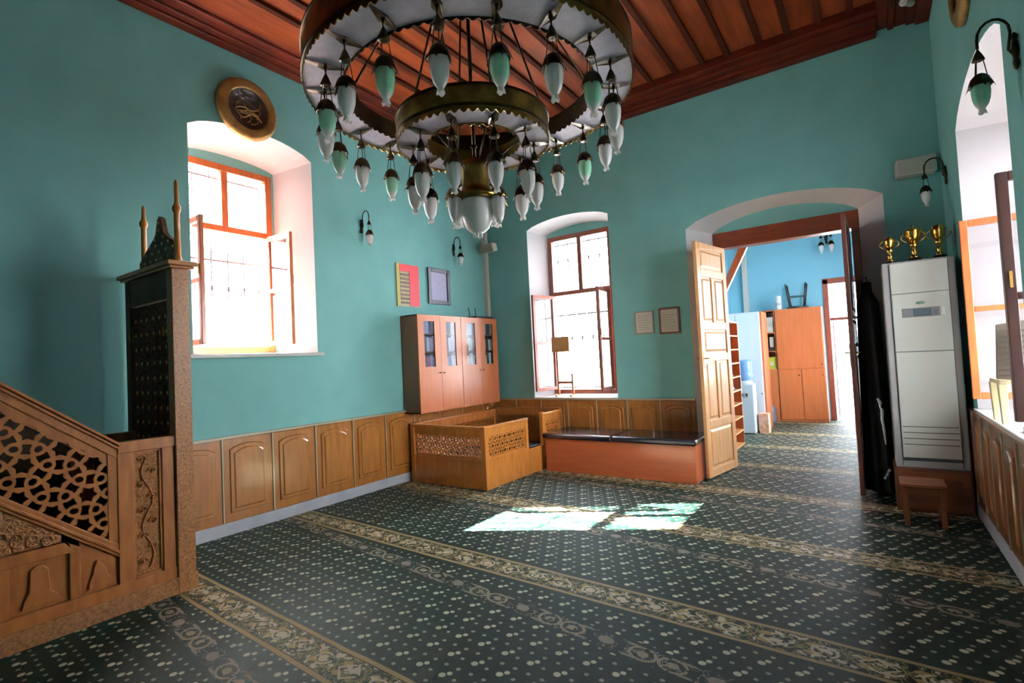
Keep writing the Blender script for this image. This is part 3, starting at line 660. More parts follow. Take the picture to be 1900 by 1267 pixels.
def tul(m, green=False):
    n = 24; prof = [(.044, -.300), (.051, -.325), (.053, -.355), (.049, -.40), (.039, -.438), (.025, -.462), (.018, -.472), (.019, -.482), (.025, -.496)]
    vs = []; fs = []
    for i, (r, z) in enumerate(prof):
        for k in range(n):
            a = 2*PI*k/n; fl = (i/(len(prof)-1)); rr = r*(1+.03*math.cos(8*a)); zz = z - (.012*abs(math.cos(2*a)) if i == len(prof)-1 else 0)
            vs.append((rr*math.cos(a), rr*math.sin(a), zz))
    for i in range(len(prof)-1):
        for k in range(n): fs.append((i*n+k, i*n+(k+1) % n, (i+1)*n+(k+1) % n, (i+1)*n+k))
    m.add(vs, fs, None, True)
LB = lamp_meshes(); bell(LB); capm(LB); ME_BR = LB.mesh('pendant_fitting', ['brass_dark'])
LC = MB(); bell(LC); capm(LC); ME_SC = LC.mesh('lamp_cap', ['brass_dark'])
LD = MB(); capm(LD); ME_CAP = LD.mesh('lamp_cap', ['brass'])
t1 = MB(); tul(t1); ME_TW = t1.mesh('glass_shade', ['tulip']); t2 = MB(); tul(t2); ME_TG = t2.mesh('glass_shade', ['tulip_green'])
def lampunit(parent, me_cap, green, loc, rz, nm='pendant_lamp'):
    o = obj(nm, me_cap, parent); o.location = loc; o.rotation_euler = (0, 0, rz); MATS[o.name] = wm(parent) @ Matrix.Translation(loc) @ Matrix.Rotation(rz, 4, 'Z')
    g = obj('glass_shade', ME_TG if green else ME_TW, o, label='green tinted glass shade' if green else None)
    return o
# ------------------------------------------------------------------ chandelier
CX, CY = 3.05, -4.10
ch = thing('chandelier', 'huge two tiered ring chandelier with hanging tulip glass lamps', 'chandelier', (CX, CY, 2.5))
def band(R, z0, z1, n, sc, amp, t=.006, sub=6):
    m = MB(); k = n*sub; vs = []; fs = []
    for i in range(k):
        a = 2*PI*i/k; ph = (i % sub)/sub; zz = z0 - amp*abs(math.sin(PI*ph+.2))
        for (r, z) in ((R, zz), (R, z0+.012), (R, z1), (R-t, z1), (R-t, z0+.012), (R-t, zz)): vs.append((CX+r*math.cos(a), CY+r*math.sin(a), z))
    for i in range(k):
        j = (i+1) % k
        for e in range(6): f = (e+1) % 6; fs.append((i*6+e, i*6+f, j*6+f, j*6+e))
    m.add(vs, fs, None, False); return m
def annulus(r0, r1, z0, z1, n=96):
    m = MB(); vs = []; fs = []
    for i in range(n):
        a = 2*PI*i/n
        for (r, z) in ((r0, z0), (r1, z0), (r1, z1), (r0, z1)): vs.append((CX+r*math.cos(a), CY+r*math.sin(a), z))
    for i in range(n):
        j = (i+1) % n
        for e in range(4): f = (e+1) % 4; fs.append((i*4+e, i*4+f, j*4+f, j*4+e))
    m.add(vs, fs); return m
Z1, R1, r1_ = 3.545, 1.165, .902; Z2, R2_, r2_ = 3.205, .555, .335
for nm, R, r, z, hh, n1, n2 in (('outer', R1, r1_, Z1, .21, 120, 90), ('inner', R2_, r2_, Z2, .15, 60, 36)):
    annulus(r+.004, R-.004, z, z+.012).build('white_panel', 'cloth_white', ch)
    band(R, z-.005, z+hh, n1, 1, .028).build('outer_band', 'brass', ch)
    band(r+.006, z-.005, z+hh*.62, n2, 1, .02).build('inner_band', 'brass_dark' if nm == 'outer' else 'brass', ch)
    for rr, zz in ((R+.004, z+hh), (R+.004, z+.02)):
        annulus(rr-.012, rr+.004, zz-.008, zz+.008).build('rim_moulding', 'brass_dark', ch)
va = math.atan2(-7.04-CY, 5.34-CX)      # direction towards the doorway side (phase of the lamps)
for k in range(20):
    a = va + (k+.5)*2*PI/20; r = (R1+r1_)/2
    lampunit(ch, ME_BR, k % 2 == 0 and k not in (4, 10), (r*math.cos(a), r*math.sin(a), Z1-2.5), a)
for k in range(10):
    a = va + (k+.5)*2*PI/10; r = (R2_+r2_)/2
    lampunit(ch, ME_BR, False, (r*math.cos(a), r*math.sin(a), Z2-2.5), a)
for k, da in enumerate((72, 108, -72, -108)):
    a = va + math.radians(da)
    lampunit(ch, ME_CAP, False, (.165*math.cos(a), .165*math.sin(a), 3.10-2.5), a)
TC = Matrix.Translation((CX, CY, 0))
b = MB(); b.lathe([(0, 3.12), (.02, 3.1), (.03, 3.08), (.1, 3.06), (.108, 3.02), (.1, 2.98), (.1, 2.88), (.112, 2.84), (.165, 2.815), (.172, 2.8), (.168, 2.785), (.12, 2.775), (.11, 2.78)], 32, TC); b.build('centre_drum', 'brass', ch)
b = MB(); b.lathe([(.105, 2.785), (.118, 2.76), (.12, 2.70), (.108, 2.63), (.085, 2.575), (.05, 2.545), (.03, 2.54), (.032, 2.53)], 28, TC)
for k in range(4): a = k*PI/2+.4; b.lathe([(0, 2.5), (.012, 2.51), (.014, 2.53), (.008, 2.545)], 8, TC @ Matrix.Translation((.024*math.cos(a), .024*math.sin(a), 0)))
b.build('centre_glass', 'globe', ch)
b = MB(); b.lathe([(0, 4.93), (.05, 4.93), (.09, 4.98), (.16, 5.01), (.16, 5.03)], 20, TC); b.build('ceiling_canopy', 'brass_dark', ch)
b = MB(); b.tube([(CX, CY, 3.1), (CX, CY, 4.95)], .014, 8); b.lathe([(0, 3.15), (.03, 3.18), (0, 3.21)], 10, TC); b.build('stem', 'brass_dark', ch)
for k in range(6):
    a = va + (k+.0)*PI/3 + .25; b = MB(); b.tube([(CX+.05*math.cos(a), CY+.05*math.sin(a), 4.95), (CX+.53*math.cos(a), CY+.53*math.sin(a), Z2+.15)], .008, 6); b.build('hanging_rod', 'brass_dark', ch)
for k in range(8):
    a = va + (k+.5)*PI/4; b = MB(); b.tube([(CX+.1*math.cos(a), CY+.1*math.sin(a), 4.95), (CX+1.14*math.cos(a), CY+1.14*math.sin(a), Z1+.2)], .008, 6); b.build('hanging_rod', 'brass_dark', ch)
for k in range(5):
    a = va + k*2*PI/5 + .3; b = MB(); b.tube([(CX+.1*math.cos(a), CY+.1*math.sin(a), 3.04), (CX+.335*math.cos(a), CY+.335*math.sin(a), Z2+.02)], .006, 6); b.build('drum_stay', 'brass_dark', ch)
# ------------------------------------------------------------------ sconces
def sconce(label, T, proj=.2, k=1.0, green=False, two=False):
    """T: local x along wall, y out of the wall, z up; origin at the wall plate"""
    loc = T.to_translation(); rz = math.atan2(T[1][0], T[0][0])
    t = thing('wall_sconce', label, 'lamp', loc, rz, None); t.scale = (k, k, k); MATS[t.name] = MATS[t.name] @ Matrix.Scale(k, 4)
    b = MB(); b.lathe([(0, -.13), (.02, -.12), (.03, -.08), (.02, -.05), (.035, 0), (.028, .05), (.018, .07), (.03, .1), (0, .13)], 10, Matrix.Scale(.6, 4, (0, 1, 0)) @ Matrix.Translation((0, .03, 0))); b.build('wall_plate', 'brass_dark', t, world=False)
    xs_ = (-.1, .1) if two else (0,)
    for x in xs_:
        pts = [(x*.2, .02, -.04), (x*.3, .05, .02), (x*.5, .035, .12)] + [(x, .035+(proj-.035)/2*(1-math.cos(a)), .14+.11*math.sin(a)) for a in [PI*i/8 for i in range(9)]] + [(x, proj, .08)]
        b = MB(); b.tube(pts, .009, 8); b.build('arm', 'brass_dark', t, world=False)
        lampunit(t, ME_SC, green, (x, proj, .14), .2, 'lamp_cap')
    return t
sconce('dark brass wall lamp on the green wall between the big window and the posters', XF((0, -2.66, 3.44), (0, -1, 0), (1, 0, 0)), .2, .76)
sconce('small dark brass wall lamp near the corner above the framed lilac print', XF((0, -.86, 3.40), (0, -1, 0), (1, 0, 0)), .2, .76)
sconce('large dark wall lamp with curved arm at upper right, green shade', XF((W, -3.30, 3.10), (0, 1, 0), (-1, 0, 0)), .2, .8, True)
sconce('dark wall lamp in front of the white speaker above the trophies', XF((W, -.42, 3.22), (0, 1, 0), (-1, 0, 0)), .23, .76)
sconce('white double lamp high on the blue wall of the far room', XF((4.75, AY, 3.85), (-1, 0, 0), (0, -1, 0)), .2, .9, two=True)
# ------------------------------------------------------------------ medallions
def medallion(label, T, R):
    t = thing('calligraphy_medallion', label, 'medallion', T.to_translation())
    def rim(prof): 
        m = MB(); m.lathe(prof, 48, T, closed=False); return m
    rim([(R*.66, .05), (R*.70, .065), (R*.8, .05), (R*.88, .06), (R*.97, .045), (R, .02), (R*.99, 0), (R*.64, 0), (R*.66, .05)]).build('rim', 'medal', t)
    rim([(0, .03), (R*.62, .03), (R*.67, .045), (R*.67, .0)]).build('carved_disc', 'medal_in', t)
    m = MB(); rnd = random.Random(3)
    for k in range(7):    # interlaced strokes of the relief lettering
        cx_, cy_2 = rnd.uniform(-.3, .3)*R, rnd.uniform(-.3, .3)*R; a0 = rnd.uniform(0, 6); s = rnd.uniform(.12, .26)*R
        m.tube([T @ Vector((cx_+s*math.cos(a0+j*.6)*(1+.1*j), cy_2+s*math.sin(a0+j*.6), .034)) for j in range(7)], .006*R/.3, 5)
    m.tube([T @ Vector((x*R, (.12*math.sin(x*9))*R-.2*R, .034)) for x in [-.45+.09*i for i in range(11)]], .009*R/.3, 5)
    m.build('relief_lettering', 'medal', t)
medallion('round gilt rimmed carved medallion above the large left window', XF((0, -4.14, 4.43), (0, 1, 0), (0, 0, 1), (1, 0, 0)), .33)
medallion('round gilt medallion high on the right wall cut by the top edge', XF((W, -2.02, 4.27), (0, -1, 0), (0, 0, 1), (-1, 0, 0)), .34)
# ------------------------------------------------------------------ minbar
MX = 1.04; mb = thing('minbar', 'carved wooden stepped pulpit with star lattice side and tall door', 'pulpit', (.62, -5.3, 0))
TS = XF((MX, 0, 0), (0, 1, 0), (0, 0, 1), (1, 0, 0))       # (y, z, out)
YE = -7.6; sl_ = .785
def rail_z(y): return 1.16 + sl_*(-5.678 - y)
def side(x, n, full):
    T = XF((x, 0, 0), (0, 1, 0), (0, 0, 1), (n, 0, 0)); s = 'minbar'
    # lattice zone
    if not full:
        q = MB(); q.prism([(YE, 0), (-5.34, 0), (-5.34, 1.1), (-5.678, 1.1), (YE, rail_z(YE)-.05)], -.03, 0, T); q.build('far_shade_board', 'far_board', mb)  # solid dark board added to keep wall light out of the lattice
    lt_, lb_ = lambda y: 1.045 + .77*(-5.745-y), lambda y: .52 + .795*(-5.745-y)
    yl = YE+.1
    reg = [(yl, lb_(yl)), (-5.745, .52), (-5.745, 1.045), (yl, lt_(yl))]
    outer = [(yl-.04, lb_(yl)-.03), (-5.70, .45), (-5.70, 1.11), (yl-.04, lt_(yl)+.03)]
    holes = star_lattice(reg, .2, math.radians(-38.6), -5.853-(yl-5.745)/2, .848-(min(p[1] for p in reg)+max(p[1] for p in reg))/2)
    vs, fs = plate2d(outer, holes if full else [], .02); m = MB(); m.add([(v[0], v[1], v[2]-.012) for v in vs], fs, T); m.build('star_lattice', 'minbar', mb)
    def bar(name, pts, d0, d1, mt_='minbar', bev=.004):
        q = MB(); q.prism(pts, d0, d1, T); return q.build(name, mt_, mb, bevel=bev)
    # handrail: stepped mouldings
    for dz0, dz1, dd in ((-.115, -.02, .008), (-.05, -.028, .02), (-.022, .0, .032)):
        bar('handrail', [(YE, rail_z(YE)+dz0), (-5.678, 1.16+dz0), (-5.678, 1.16+dz1), (YE, rail_z(YE)+dz1)], -.05, dd)
    bar('lower_rail', [(YE, .41+.8*(-5.69-YE)-.0), (-5.69, .385), (-5.69, .47), (YE, .49+.8*(-5.69-YE))], -.045, .008)
    bar('lower_rail', [(YE, .43+.8*(-5.69-YE)), (-5.69, .41), (-5.69, .435), (YE, .455+.8*(-5.69-YE))], -.02, .018)
    bar('stile', [(-5.745, .47), (-5.69, .42), (-5.69, 1.1), (-5.745, 1.12)], -.04, .004)
    bar('stile', [(-5.69, .18), (-5.60, .18), (-5.60, 1.12), (-5.69, 1.12)], -.05, .012)
    bar('stile', [(-5.42, .18), (-5.34, .18), (-5.34, 1.12), (-5.42, 1.12)], -.05, .012)
    bar('top_rail', [(-5.69, 1.085), (-5.31, 1.085), (-5.31, 1.165), (-5.69, 1.165)], -.05, .02)
    bar('bottom_rail', [(YE, .115), (-5.31, .115), (-5.31, .2), (YE, .2)], -.05, .016)
    bar('plinth', [(YE, 0), (-5.2, 0), (-5.2, .12), (YE, .12)], -.05, .03, 'minbar_carve')
    q = bar('upright_panel', [(-5.60, .2), (-5.42, .2), (-5.42, 1.085), (-5.60, 1.085)], -.03, -.012, 'minbar_carve')
    if full:
        v = MB()      # carved vine in real relief
        v.tube([T @ Vector((-5.51+.035*math.sin(i*.55), .25+i*.034, -.008)) for i in range(24)], .006, 5)
        for i in range(9):
            sg = 1 if i % 2 else -1; cz = .3+i*.09; cy0 = -5.51+sg*.035
            v.tube([T @ Vector((cy0+.034*(1-j*.1)*math.cos(j*.8+(0 if sg < 0 else PI)), cz+.034*(1-j*.1)*math.sin(j*.8), -.006)) for j in range(8)], [.006-.0004*j for j in range(8)], 5)
            v.lathe([(0, 0), (.012, .004), (0, .012)], 6, T @ Matrix.Translation((cy0, cz, -.01)))
        v.build('vine_carving', 'minbar', mb)
        fr = MB()
        for r_ in ((-5.60, -5.585, .2, 1.085), (-5.435, -5.42, .2, 1.085)): fr.prism([(r_[0], r_[2]), (r_[1], r_[2]), (r_[1], r_[3]), (r_[0], r_[3])], -.02, .0, T)
        for z_ in (.2, 1.07): fr.prism([(-5.6, z_), (-5.42, z_), (-5.42, z_+.015), (-5.6, z_+.015)], -.02, .0, T)
        fr.build('panel_moulding', 'minbar', mb)
        # triangular carved panel and lower framed panels
        def zt(y): return .36+.8*(-5.69-y)
        bar('carved_triangle', [(YE, .58), (-5.99, .58), (-5.99, .63), (YE, zt(YE)+.04)], -.03, -.006, 'minbar_carve')
        tv = MB()
        for j in range(10):
            yy = -6.06-.07*j; tv.tube([T @ Vector((yy+.03*math.cos(a), .61+.04*j*.5+.03*math.sin(a)*(1+.2*j), .0)) for a in [q_*.9 for q_ in range(7)]], .005, 5)
        tv.build('vine_carving', 'minbar', mb)
        bar('mid_rail', [(YE, .50), (-5.93, .50), (-5.98, .575), (YE, .575)], -.045, .012)
        for ya, yb_ in ((-5.955, -5.90),):
            bar('stile', [(ya, .2), (yb_, .2), (yb_, .52), (ya, .56)], -.045, .01)
        bar('stile', [(-6.30, .2), (-6.24, .2), (-6.24, .5), (-6.30, .5)], -.045, .01)
        bar('stile', [(-6.64, .2), (-6.58, .2), (-6.58, .5), (-6.64, .5)], -.045, .01)
        for (ya, yb_, za, zb) in ((-5.90, -5.69, .57, .405), (-6.24, -5.955, .5, .5), (-6.58, -6.30, .5, .5)):
            P_ = MB(); P_.prism([(ya, .2), (yb_, .2), (yb_, zb), (ya, za)], -.03, -.014, T)
            w_ = yb_-ya; z_t = min(za, zb)
            shape = [(ya+w_*.2, .225), (yb_-w_*.14, .225), (yb_-w_*.2, .27), (yb_-w_*.32, .3), (yb_-w_*.36, z_t-.06), (yb_-w_*.45, z_t-.03), (ya+w_*.42, z_t-.0 if za > zb else z_t-.03), (ya+w_*.34, z_t-.05), (ya+w_*.32, .32), (ya+w_*.24, .28)]
            P_.prism(shape, -.014, .004, T); P_.build('door_panel', 'minbar', mb, bevel=.004)
side(MX, 1, True); side(.24, -1, False)
b = MB()        # stairs
for k in range(10):
    z = .12+.2*k; y = -5.42-.235*k; b.box((.27, y-.235-.02, 0 if k == 0 else z-.15), (1.0, y, z))
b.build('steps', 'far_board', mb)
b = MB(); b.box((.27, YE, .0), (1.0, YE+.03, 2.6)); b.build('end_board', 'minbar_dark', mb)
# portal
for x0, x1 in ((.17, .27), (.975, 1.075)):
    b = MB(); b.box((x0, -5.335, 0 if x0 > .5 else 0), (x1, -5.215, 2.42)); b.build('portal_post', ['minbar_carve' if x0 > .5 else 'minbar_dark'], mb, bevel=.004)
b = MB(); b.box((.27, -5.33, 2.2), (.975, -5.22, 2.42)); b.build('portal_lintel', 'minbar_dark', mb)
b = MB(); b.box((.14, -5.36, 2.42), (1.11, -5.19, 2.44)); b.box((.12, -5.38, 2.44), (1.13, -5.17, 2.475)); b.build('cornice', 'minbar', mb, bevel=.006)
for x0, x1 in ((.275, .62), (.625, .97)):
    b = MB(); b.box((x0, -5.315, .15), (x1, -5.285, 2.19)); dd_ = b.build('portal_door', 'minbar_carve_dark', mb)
    b = MB()
    for i in range(3):
        for j in range(16):
            xx = x0+.06+.11*i; zz = .3+.118*j
            b.add([(xx-.014, -5.317, zz), (xx, -5.317, zz-.02), (xx+.014, -5.317, zz), (xx, -5.317, zz+.02), (xx, -5.325, zz)], [(0, 1, 4), (1, 2, 4), (2, 3, 4), (3, 0, 4)])
    b.build('door_studs', 'bone', dd_, kind='stuff')
    b = MB(); xx = x0+.02 if x0 < .5 else x1-.02
    b.box((xx-.012, -5.325, 1.86), (xx+.012, -5.315, 2.04)); b.tube([(xx, -5.32, 1.9), (xx, -5.35, 1.92), (xx, -5.35, 1.98), (xx, -5.32, 2.0)], .007); b.build('door_handle', 'brass_bright', dd_)
# crest
cr_ = [(.37, 2.475), (1.03, 2.475), (1.03, 2.60), (.99, 2.66), (.90, 2.70), (.845, 2.74), (.82, 2.80), (.80, 2.86), (.765, 2.885), (.73, 2.86), (.71, 2.80), (.685, 2.74), (.62, 2.70), (.47, 2.62), (.37, 2.56)]
hl = []
for j, z in enumerate((2.54, 2.60, 2.655, 2.71, 2.77, 2.83)):
    half = (.27, .25, .17, .08, .035, .0)[j]; n_ = (6, 5, 4, 2, 1, 1)[j]
    for i in range(n_):
        xx = .735 + .02 + (0 if n_ == 1 else -half + 2*half*i/(n_-1)); hl.append([(xx-.014, z), (xx, z-.018), (xx+.014, z), (xx, z+.018)])
vs, fs = plate2d(cr_, [], .035); b = MB(); b.add(vs, fs, XF((0, -5.275, 0), (1, 0, 0), (0, 0, 1), (0, -1, 0))); crest_ = b.build('crest', 'minbar_dark', mb)
b = MB()
for h_ in hl: b.frustum(h_, [(.5*p[0]+.25*(h_[0][0]+h_[2][0]), .5*p[1]+.5*h_[0][1]) for p in h_], .017, .026, XF((0, -5.275, 0), (1, 0, 0), (0, 0, 1), (0, -1, 0)))
b.build('bone_inlay', 'bone', crest_, kind='stuff')
for xx, zt_ in ((.42, 3.05), (1.04, 3.12)):
    b = MB(); b.lathe([(.026, 2.47), (.03, 2.5), (.022, 2.52), (.02, 2.86), (.028, 2.87), (.032, 2.89), (.028, 2.91), (.017, 2.925), (.014, 2.96), (.013, zt_-.03), (.008, zt_-.01), (0, zt_)], 12, Matrix.Translation((xx, -5.275, 0))); b.build('finial', 'pulpit', mb)
# ------------------------------------------------------------------ corner pulpit (preaching seat)
pp = thing('preaching_seat', 'low carved wooden enclosure in the corner beneath the wall cabinets', 'enclosure', (.75, -1.3, 0))
PX0, PX1, PY0, PY1 = .10, 1.38, -2.02, -.62
def pside(T, a, c, zt, zl, mt_='pulpit', lat=True, low=True):
    b = MB(); b.box((a, -.04, 0), (c, 0, zl), T); pn = b.build('lower_panel', mt_, pp, bevel=.004)
    b = MB(); b.box((a, -.045, zl), (c, .004, zl+.025), T); b.build('moulding', mt_, pp)
    b = MB(); b.box((a, -.05, zt-.04), (c, .012, zt), T); b.build('top_rail', mt_, pp, bevel=.008)
    b = MB(); b.box((a, -.04, zl+.025), (a+.06, 0, zt-.04), T); b.box((c-.06, -.04, zl+.025), (c, 0, zt-.04), T); b.box((a+.06, -.035, zt-.12), (c-.06, -.004, zt-.04), T); b.build('stile', mt_, pp)
    o_ = [(a+.05, zl+.015), (c-.05, zl+.015), (c-.05, zt-.11), (a+.05, zt-.11)]
    rg = [(a+.08, zl+.05), (c-.08, zl+.05), (c-.08, zt-.135), (a+.08, zt-.135)]
    vs, fs = plate2d(o_, star_lattice(rg, .105, 0), .014)
    m = MB(); m.add([(v[0], -.02+v[2], v[1]) for v in vs], fs, T); m.build('star_lattice', mt_, pp)
TF = XF((0, PY0, 0), (1, 0, 0), (0, -1, 0)); TSd = XF((PX1, 0, 0), (0, 1, 0), (1, 0, 0))
pside(TF, PX0, PX1, .785, .345); pside(TSd, PY0+.0, -1.04, .785, .345)
for x, y in ((PX0+.02, PY0+.02), (PX1-.025, PY0+.025)):
    b = MB(); b.box((x-.035, y-.035, 0), (x+.035, y+.035, .79)); b.build('corner_post', 'pulpit', pp, bevel=.008)
b = MB(); b.box((PX1-.04, -1.06, 0), (PX1, PY1, .345)); b.build('lower_panel', 'pulpit', pp, bevel=.004)
pside(XF((PX1+.0, 0, 0), (0, 1, 0), (1, 0, 0)), -.62, -.12, .80, .345)
b = MB(); b.box((PX1-.05, -.66, 0), (PX1+.01, -.60, .815)); b.build('corner_post', 'pulpit', pp, bevel=.006)
pside(XF((PX0, 0, 0), (0, 1, 0), (-1, 0, 0)), PY0+.05, -.12, .8, .345, 'minbar')  # far sides in darker wood, standing in for shade inside the enclosure
pside(XF((0, -.09, 0), (1, 0, 0), (0, 1, 0)), PX0, PX1, .83, .345, 'wains2')
b = MB(); b.box((PX0, PY0+.02, .27), (PX1-.04, -.1, .30)); b.build('seat_floor', 'minbar_dark', pp)
b = MB(); b.box((.9, -1.05, .305), (PX1-.06, -.64, .36)); b.build('seat_cushion', 'navy', pp, bevel=.02)
# ------------------------------------------------------------------ bench
t = thing('storage_bench', 'long orange laminate bench with two black padded cushions', 'bench', (2.52, -.45, 0))
b = MB(); b.box((1.47, -.74, 0), (3.565, -.06, .46)); b.build('box', 'bench', t, bevel=.004)
for x0, x1 in ((1.44, 2.50), (2.51, 3.585)):
    b = MB(); b.box((x0, -.78, .46), (x1, -.07, .535)); b.build('cushion', 'leather', t, bevel=.022)
# ------------------------------------------------------------------ wall cabinets and books
def cabinet(label, y0, y1, knobs):
    t = thing('wall_cabinet', label, 'cabinet', (.16, (y0+y1)/2, .92))
    z0, z1, dp = .93, 2.29, .33
    b = MB()
    for yy in (y0, y1-.018): b.box((.002, yy, z0), (dp-.02, yy+.018, z1))
    b.box((.002, y0, z0), (dp-.02, y1, z0+.018)); b.box((.002, y0, z1-.018), (dp-.02, y1, z1)); b.box((.002, y0, z0), (.012, y1, z1))
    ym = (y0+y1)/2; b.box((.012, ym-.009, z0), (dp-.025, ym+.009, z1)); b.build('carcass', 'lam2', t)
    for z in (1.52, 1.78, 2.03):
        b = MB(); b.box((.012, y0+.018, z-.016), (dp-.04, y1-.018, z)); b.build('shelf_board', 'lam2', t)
    for k, (a, c) in enumerate(((y0+.002, ym-.002), (ym+.002, y1-.002))):
        m_ = .12; gz0, gz1 = 1.56, 2.2
        vs, fs = plate2d([(a, z0+.002), (c, z0+.002), (c, z1-.002), (a, z1-.002)], [[(a+m_, gz0), (c-m_, gz0), (c-m_, gz1), (a+m_, gz1)]], .018)
        b = MB(); b.add(vs, fs, XF((dp-.01, 0, 0), (0, 1, 0), (0, 0, 1), (1, 0, 0))); d_ = b.build('door', 'lam', t)
        g = MB(); g.box((dp-.012, a+m_-.005, gz0-.005), (dp-.009, c-m_+.005, gz1+.005)); g.build('pane', 'glass_dark', d_)
        kk = MB(); kk.lathe([(0, .02), (.012, .015), (.008, 0)], 8, XF((dp, c-.04 if k == 0 else a+.04, 1.47), (0, 1, 0), (0, 0, 1), (1, 0, 0))); kk.build('knob', 'brass_bright' , d_)
    rnd = random.Random(int(y0*100)); nm = 'left' if y0 < -1.5 else 'right'
    for k, (a, c) in enumerate(((y0+.1, ym-.08), (ym+.1, y1-.08))):
        for s_i, z in enumerate((1.52, 1.78, 2.03)):
            yy = a; palette = [['b1', 'b4', 'b3', 'b8', 'b2'], ['b1', 'b4', 'b6', 'b2', 'b8'], ['b5', 'b7', 'b4', 'b6', 'b9'], ['b6', 'b4', 'b5', 'b9', 'b7']][k + (0 if nm == 'left' else 2)]
            pal = palette[:]; rnd.shuffle(pal); wd_ = (c-a)/5
            for col in pal:
                w_ = wd_; h_ = rnd.uniform(.17, .225)
                dn = {'b1': 'pale blue', 'b2': 'navy', 'b3': 'red', 'b4': 'light grey', 'b5': 'green', 'b6': 'brown', 'b7': 'yellowish', 'b8': 'lilac', 'b9': 'black'}[col]
                b = MB(); b.box((.12, yy, z), (.285, yy+w_-.003, z+h_)); b.mi = 1; b.box((.115, yy+.004, z+.004), (.122, yy+w_-.007, z+h_-.004))
                b.build('book', [col, 'paper'], label='%s book on the %s shelf behind the %s door of the %s wall cabinet' % (dn, ('lower', 'middle', 'upper')[s_i], ('first', 'second')[k], nm), cat='book',
                        group='books in the %s wall cabinet' % nm, at=(.2, yy+w_/2, z))
                yy += w_
cabinet('orange wall cabinet with glazed doors nearer the big window', -2.05, -1.145, 0)
cabinet('orange wall cabinet with glazed doors in the corner under the router', -1.14, -.235, 0)
t = thing('wifi_router', 'flat black router with antennas on top of the corner cabinet', 'router', (.2, -.5, 2.29))
b = MB(); b.box((.1, -.72, 2.29), (.3, -.3, 2.325)); b.build('housing', 'black', t, bevel=.008)
for yy in (-.66, -.5):
    b = MB(); b.tube([(.12, yy, 2.32), (.1, yy, 2.48)], .006); b.build('antenna', 'black', t)
# trunking, speakers, camera
t = thing('cable_trunking', 'pale vertical cable trunking in the corner above the cabinets', 'trunking', (.04, -.04, 2.29))
b = MB(); b.box((.0, -.11, 2.33), (.075, -.03, 4.99)); b.build('duct', 'offwhite', t, bevel=.004)
b = MB(); b.box((.0, -.115, 2.31), (.08, -.025, 2.36)); b.build('duct_foot', 'offwhite', t)
t = thing('loudspeaker', 'off white box loudspeaker mounted in the corner on the trunking', 'speaker', (.2, -.2, 3.45))
TSP = Matrix.Translation((.27, -.27, 3.47)) @ Matrix.Rotation(math.radians(-8), 4, 'Z') @ Matrix.Rotation(math.radians(12), 4, 'X')
b = MB(); b.add([(-.17, -.07, -.075), (.17, -.07, -.075), (.11, .09, -.06), (-.11, .09, -.06), (-.17, -.07, .075), (.17, -.07, .075), (.11, .09, .06), (-.11, .09, .06)], [(0, 3, 2, 1), (4, 5, 6, 7), (0, 1, 5, 4), (1, 2, 6, 5), (2, 3, 7, 6), (3, 0, 4, 7)], TSP); b.build('cabinet_body', 'offwhite', t, bevel=.012)
b = MB(); b.box((-.155, -.078, -.063), (.155, -.07, .063), TSP); b.build('speaker_grille', 'beige', t, bevel=.003)
b = MB(); b.tube([(.06, -.1, 3.45), (.17, -.18, 3.45)], .015); b.build('bracket', 'iron', t)
t = thing('loudspeaker', 'white box loudspeaker on the wall above the trophies', 'speaker', (5.9, -.1, 3.42))
TSP = Matrix.Translation((5.87, -.10, 3.44)) @ Matrix.Rotation(math.radians(4), 4, 'Z')
b = MB(); b.box((-.17, -.08, -.09), (.17, .08, .09), TSP); b.build('cabinet_body', 'offwhite', t, bevel=.012)
b = MB(); b.box((-.155, -.088, -.078), (.155, -.08, .078), TSP); b.build('speaker_grille', 'ac', t, bevel=.003)
b = MB(); b.box((-.03, .07, -.03), (.03, .11, .03), TSP); b.build('bracket', 'iron', t)
t = thing('security_camera', 'small white camera fixed to the dark ceiling at upper right', 'camera', (5.86, -.62, 4.95))
b = MB(); b.lathe([(0, 5.08), (.035, 5.075), (.035, 5.05), (.012, 5.045), (.012, 4.97)], 12, Matrix.Translation((5.88, -.6, 0))); b.build('mount', 'offwhite', t)
b = MB(); T_ = Matrix.Translation((5.87, -.64, 4.94)) @ Matrix.Rotation(math.radians(-30), 4, 'Z') @ Matrix.Rotation(math.radians(100), 4, 'X'); b.lathe([(0, -.08), (.03, -.075), (.032, .06), (.038, .065), (.036, .08), (.02, .08), (0, .07)], 14, T_); b.build('camera_body', 'offwhite', t)
# ------------------------------------------------------------------ posters and frames
t = thing('wall_poster', 'red and yellow printed poster above the left wall cabinet', 'poster', (.01, -1.88, 2.73))
b = MB(); b.box((.0, -2.10, 2.43), (.015, -1.655, 3.04)); b.build('sheet', 'paper', t)
b = MB(); b.box((.015, -2.10, 2.43), (.018, -2.045, 3.04)); b.build('yellow_margin', 'yellow', t)
b = MB(); b.box((.015, -1.86, 2.44), (.019, -1.67, 3.03)); b.box((.015, -2.04, 2.93), (.0185, -1.86, 3.03)); b.build('red_field', 'red', t)
for k in range(8):
    b = MB(); z = 2.47+k*.057; b.box((.015, -2.035, z), (.019, -1.865, z+.028))
    b.build('dark_text_line', 'ink', t)
b = MB(); b.box((.015, -2.03, 2.45), (.0175, -1.87, 2.92)); b.build('tan_column', 'b7', t)
t = thing('framed_print', 'navy framed lilac print above the right wall cabinet', 'picture', (.01, -1.24, 2.77))
b = MB(); frame_rect(b, -1.48, -1.0, 2.50, 3.05, .06, -.03, 0, TL); b.build('frame', 'navy', t, bevel=.006)
b = MB(); b.box((.002, -1.425, 2.555), (.012, -1.055, 2.995)); b.build('print', 'lilac', t)
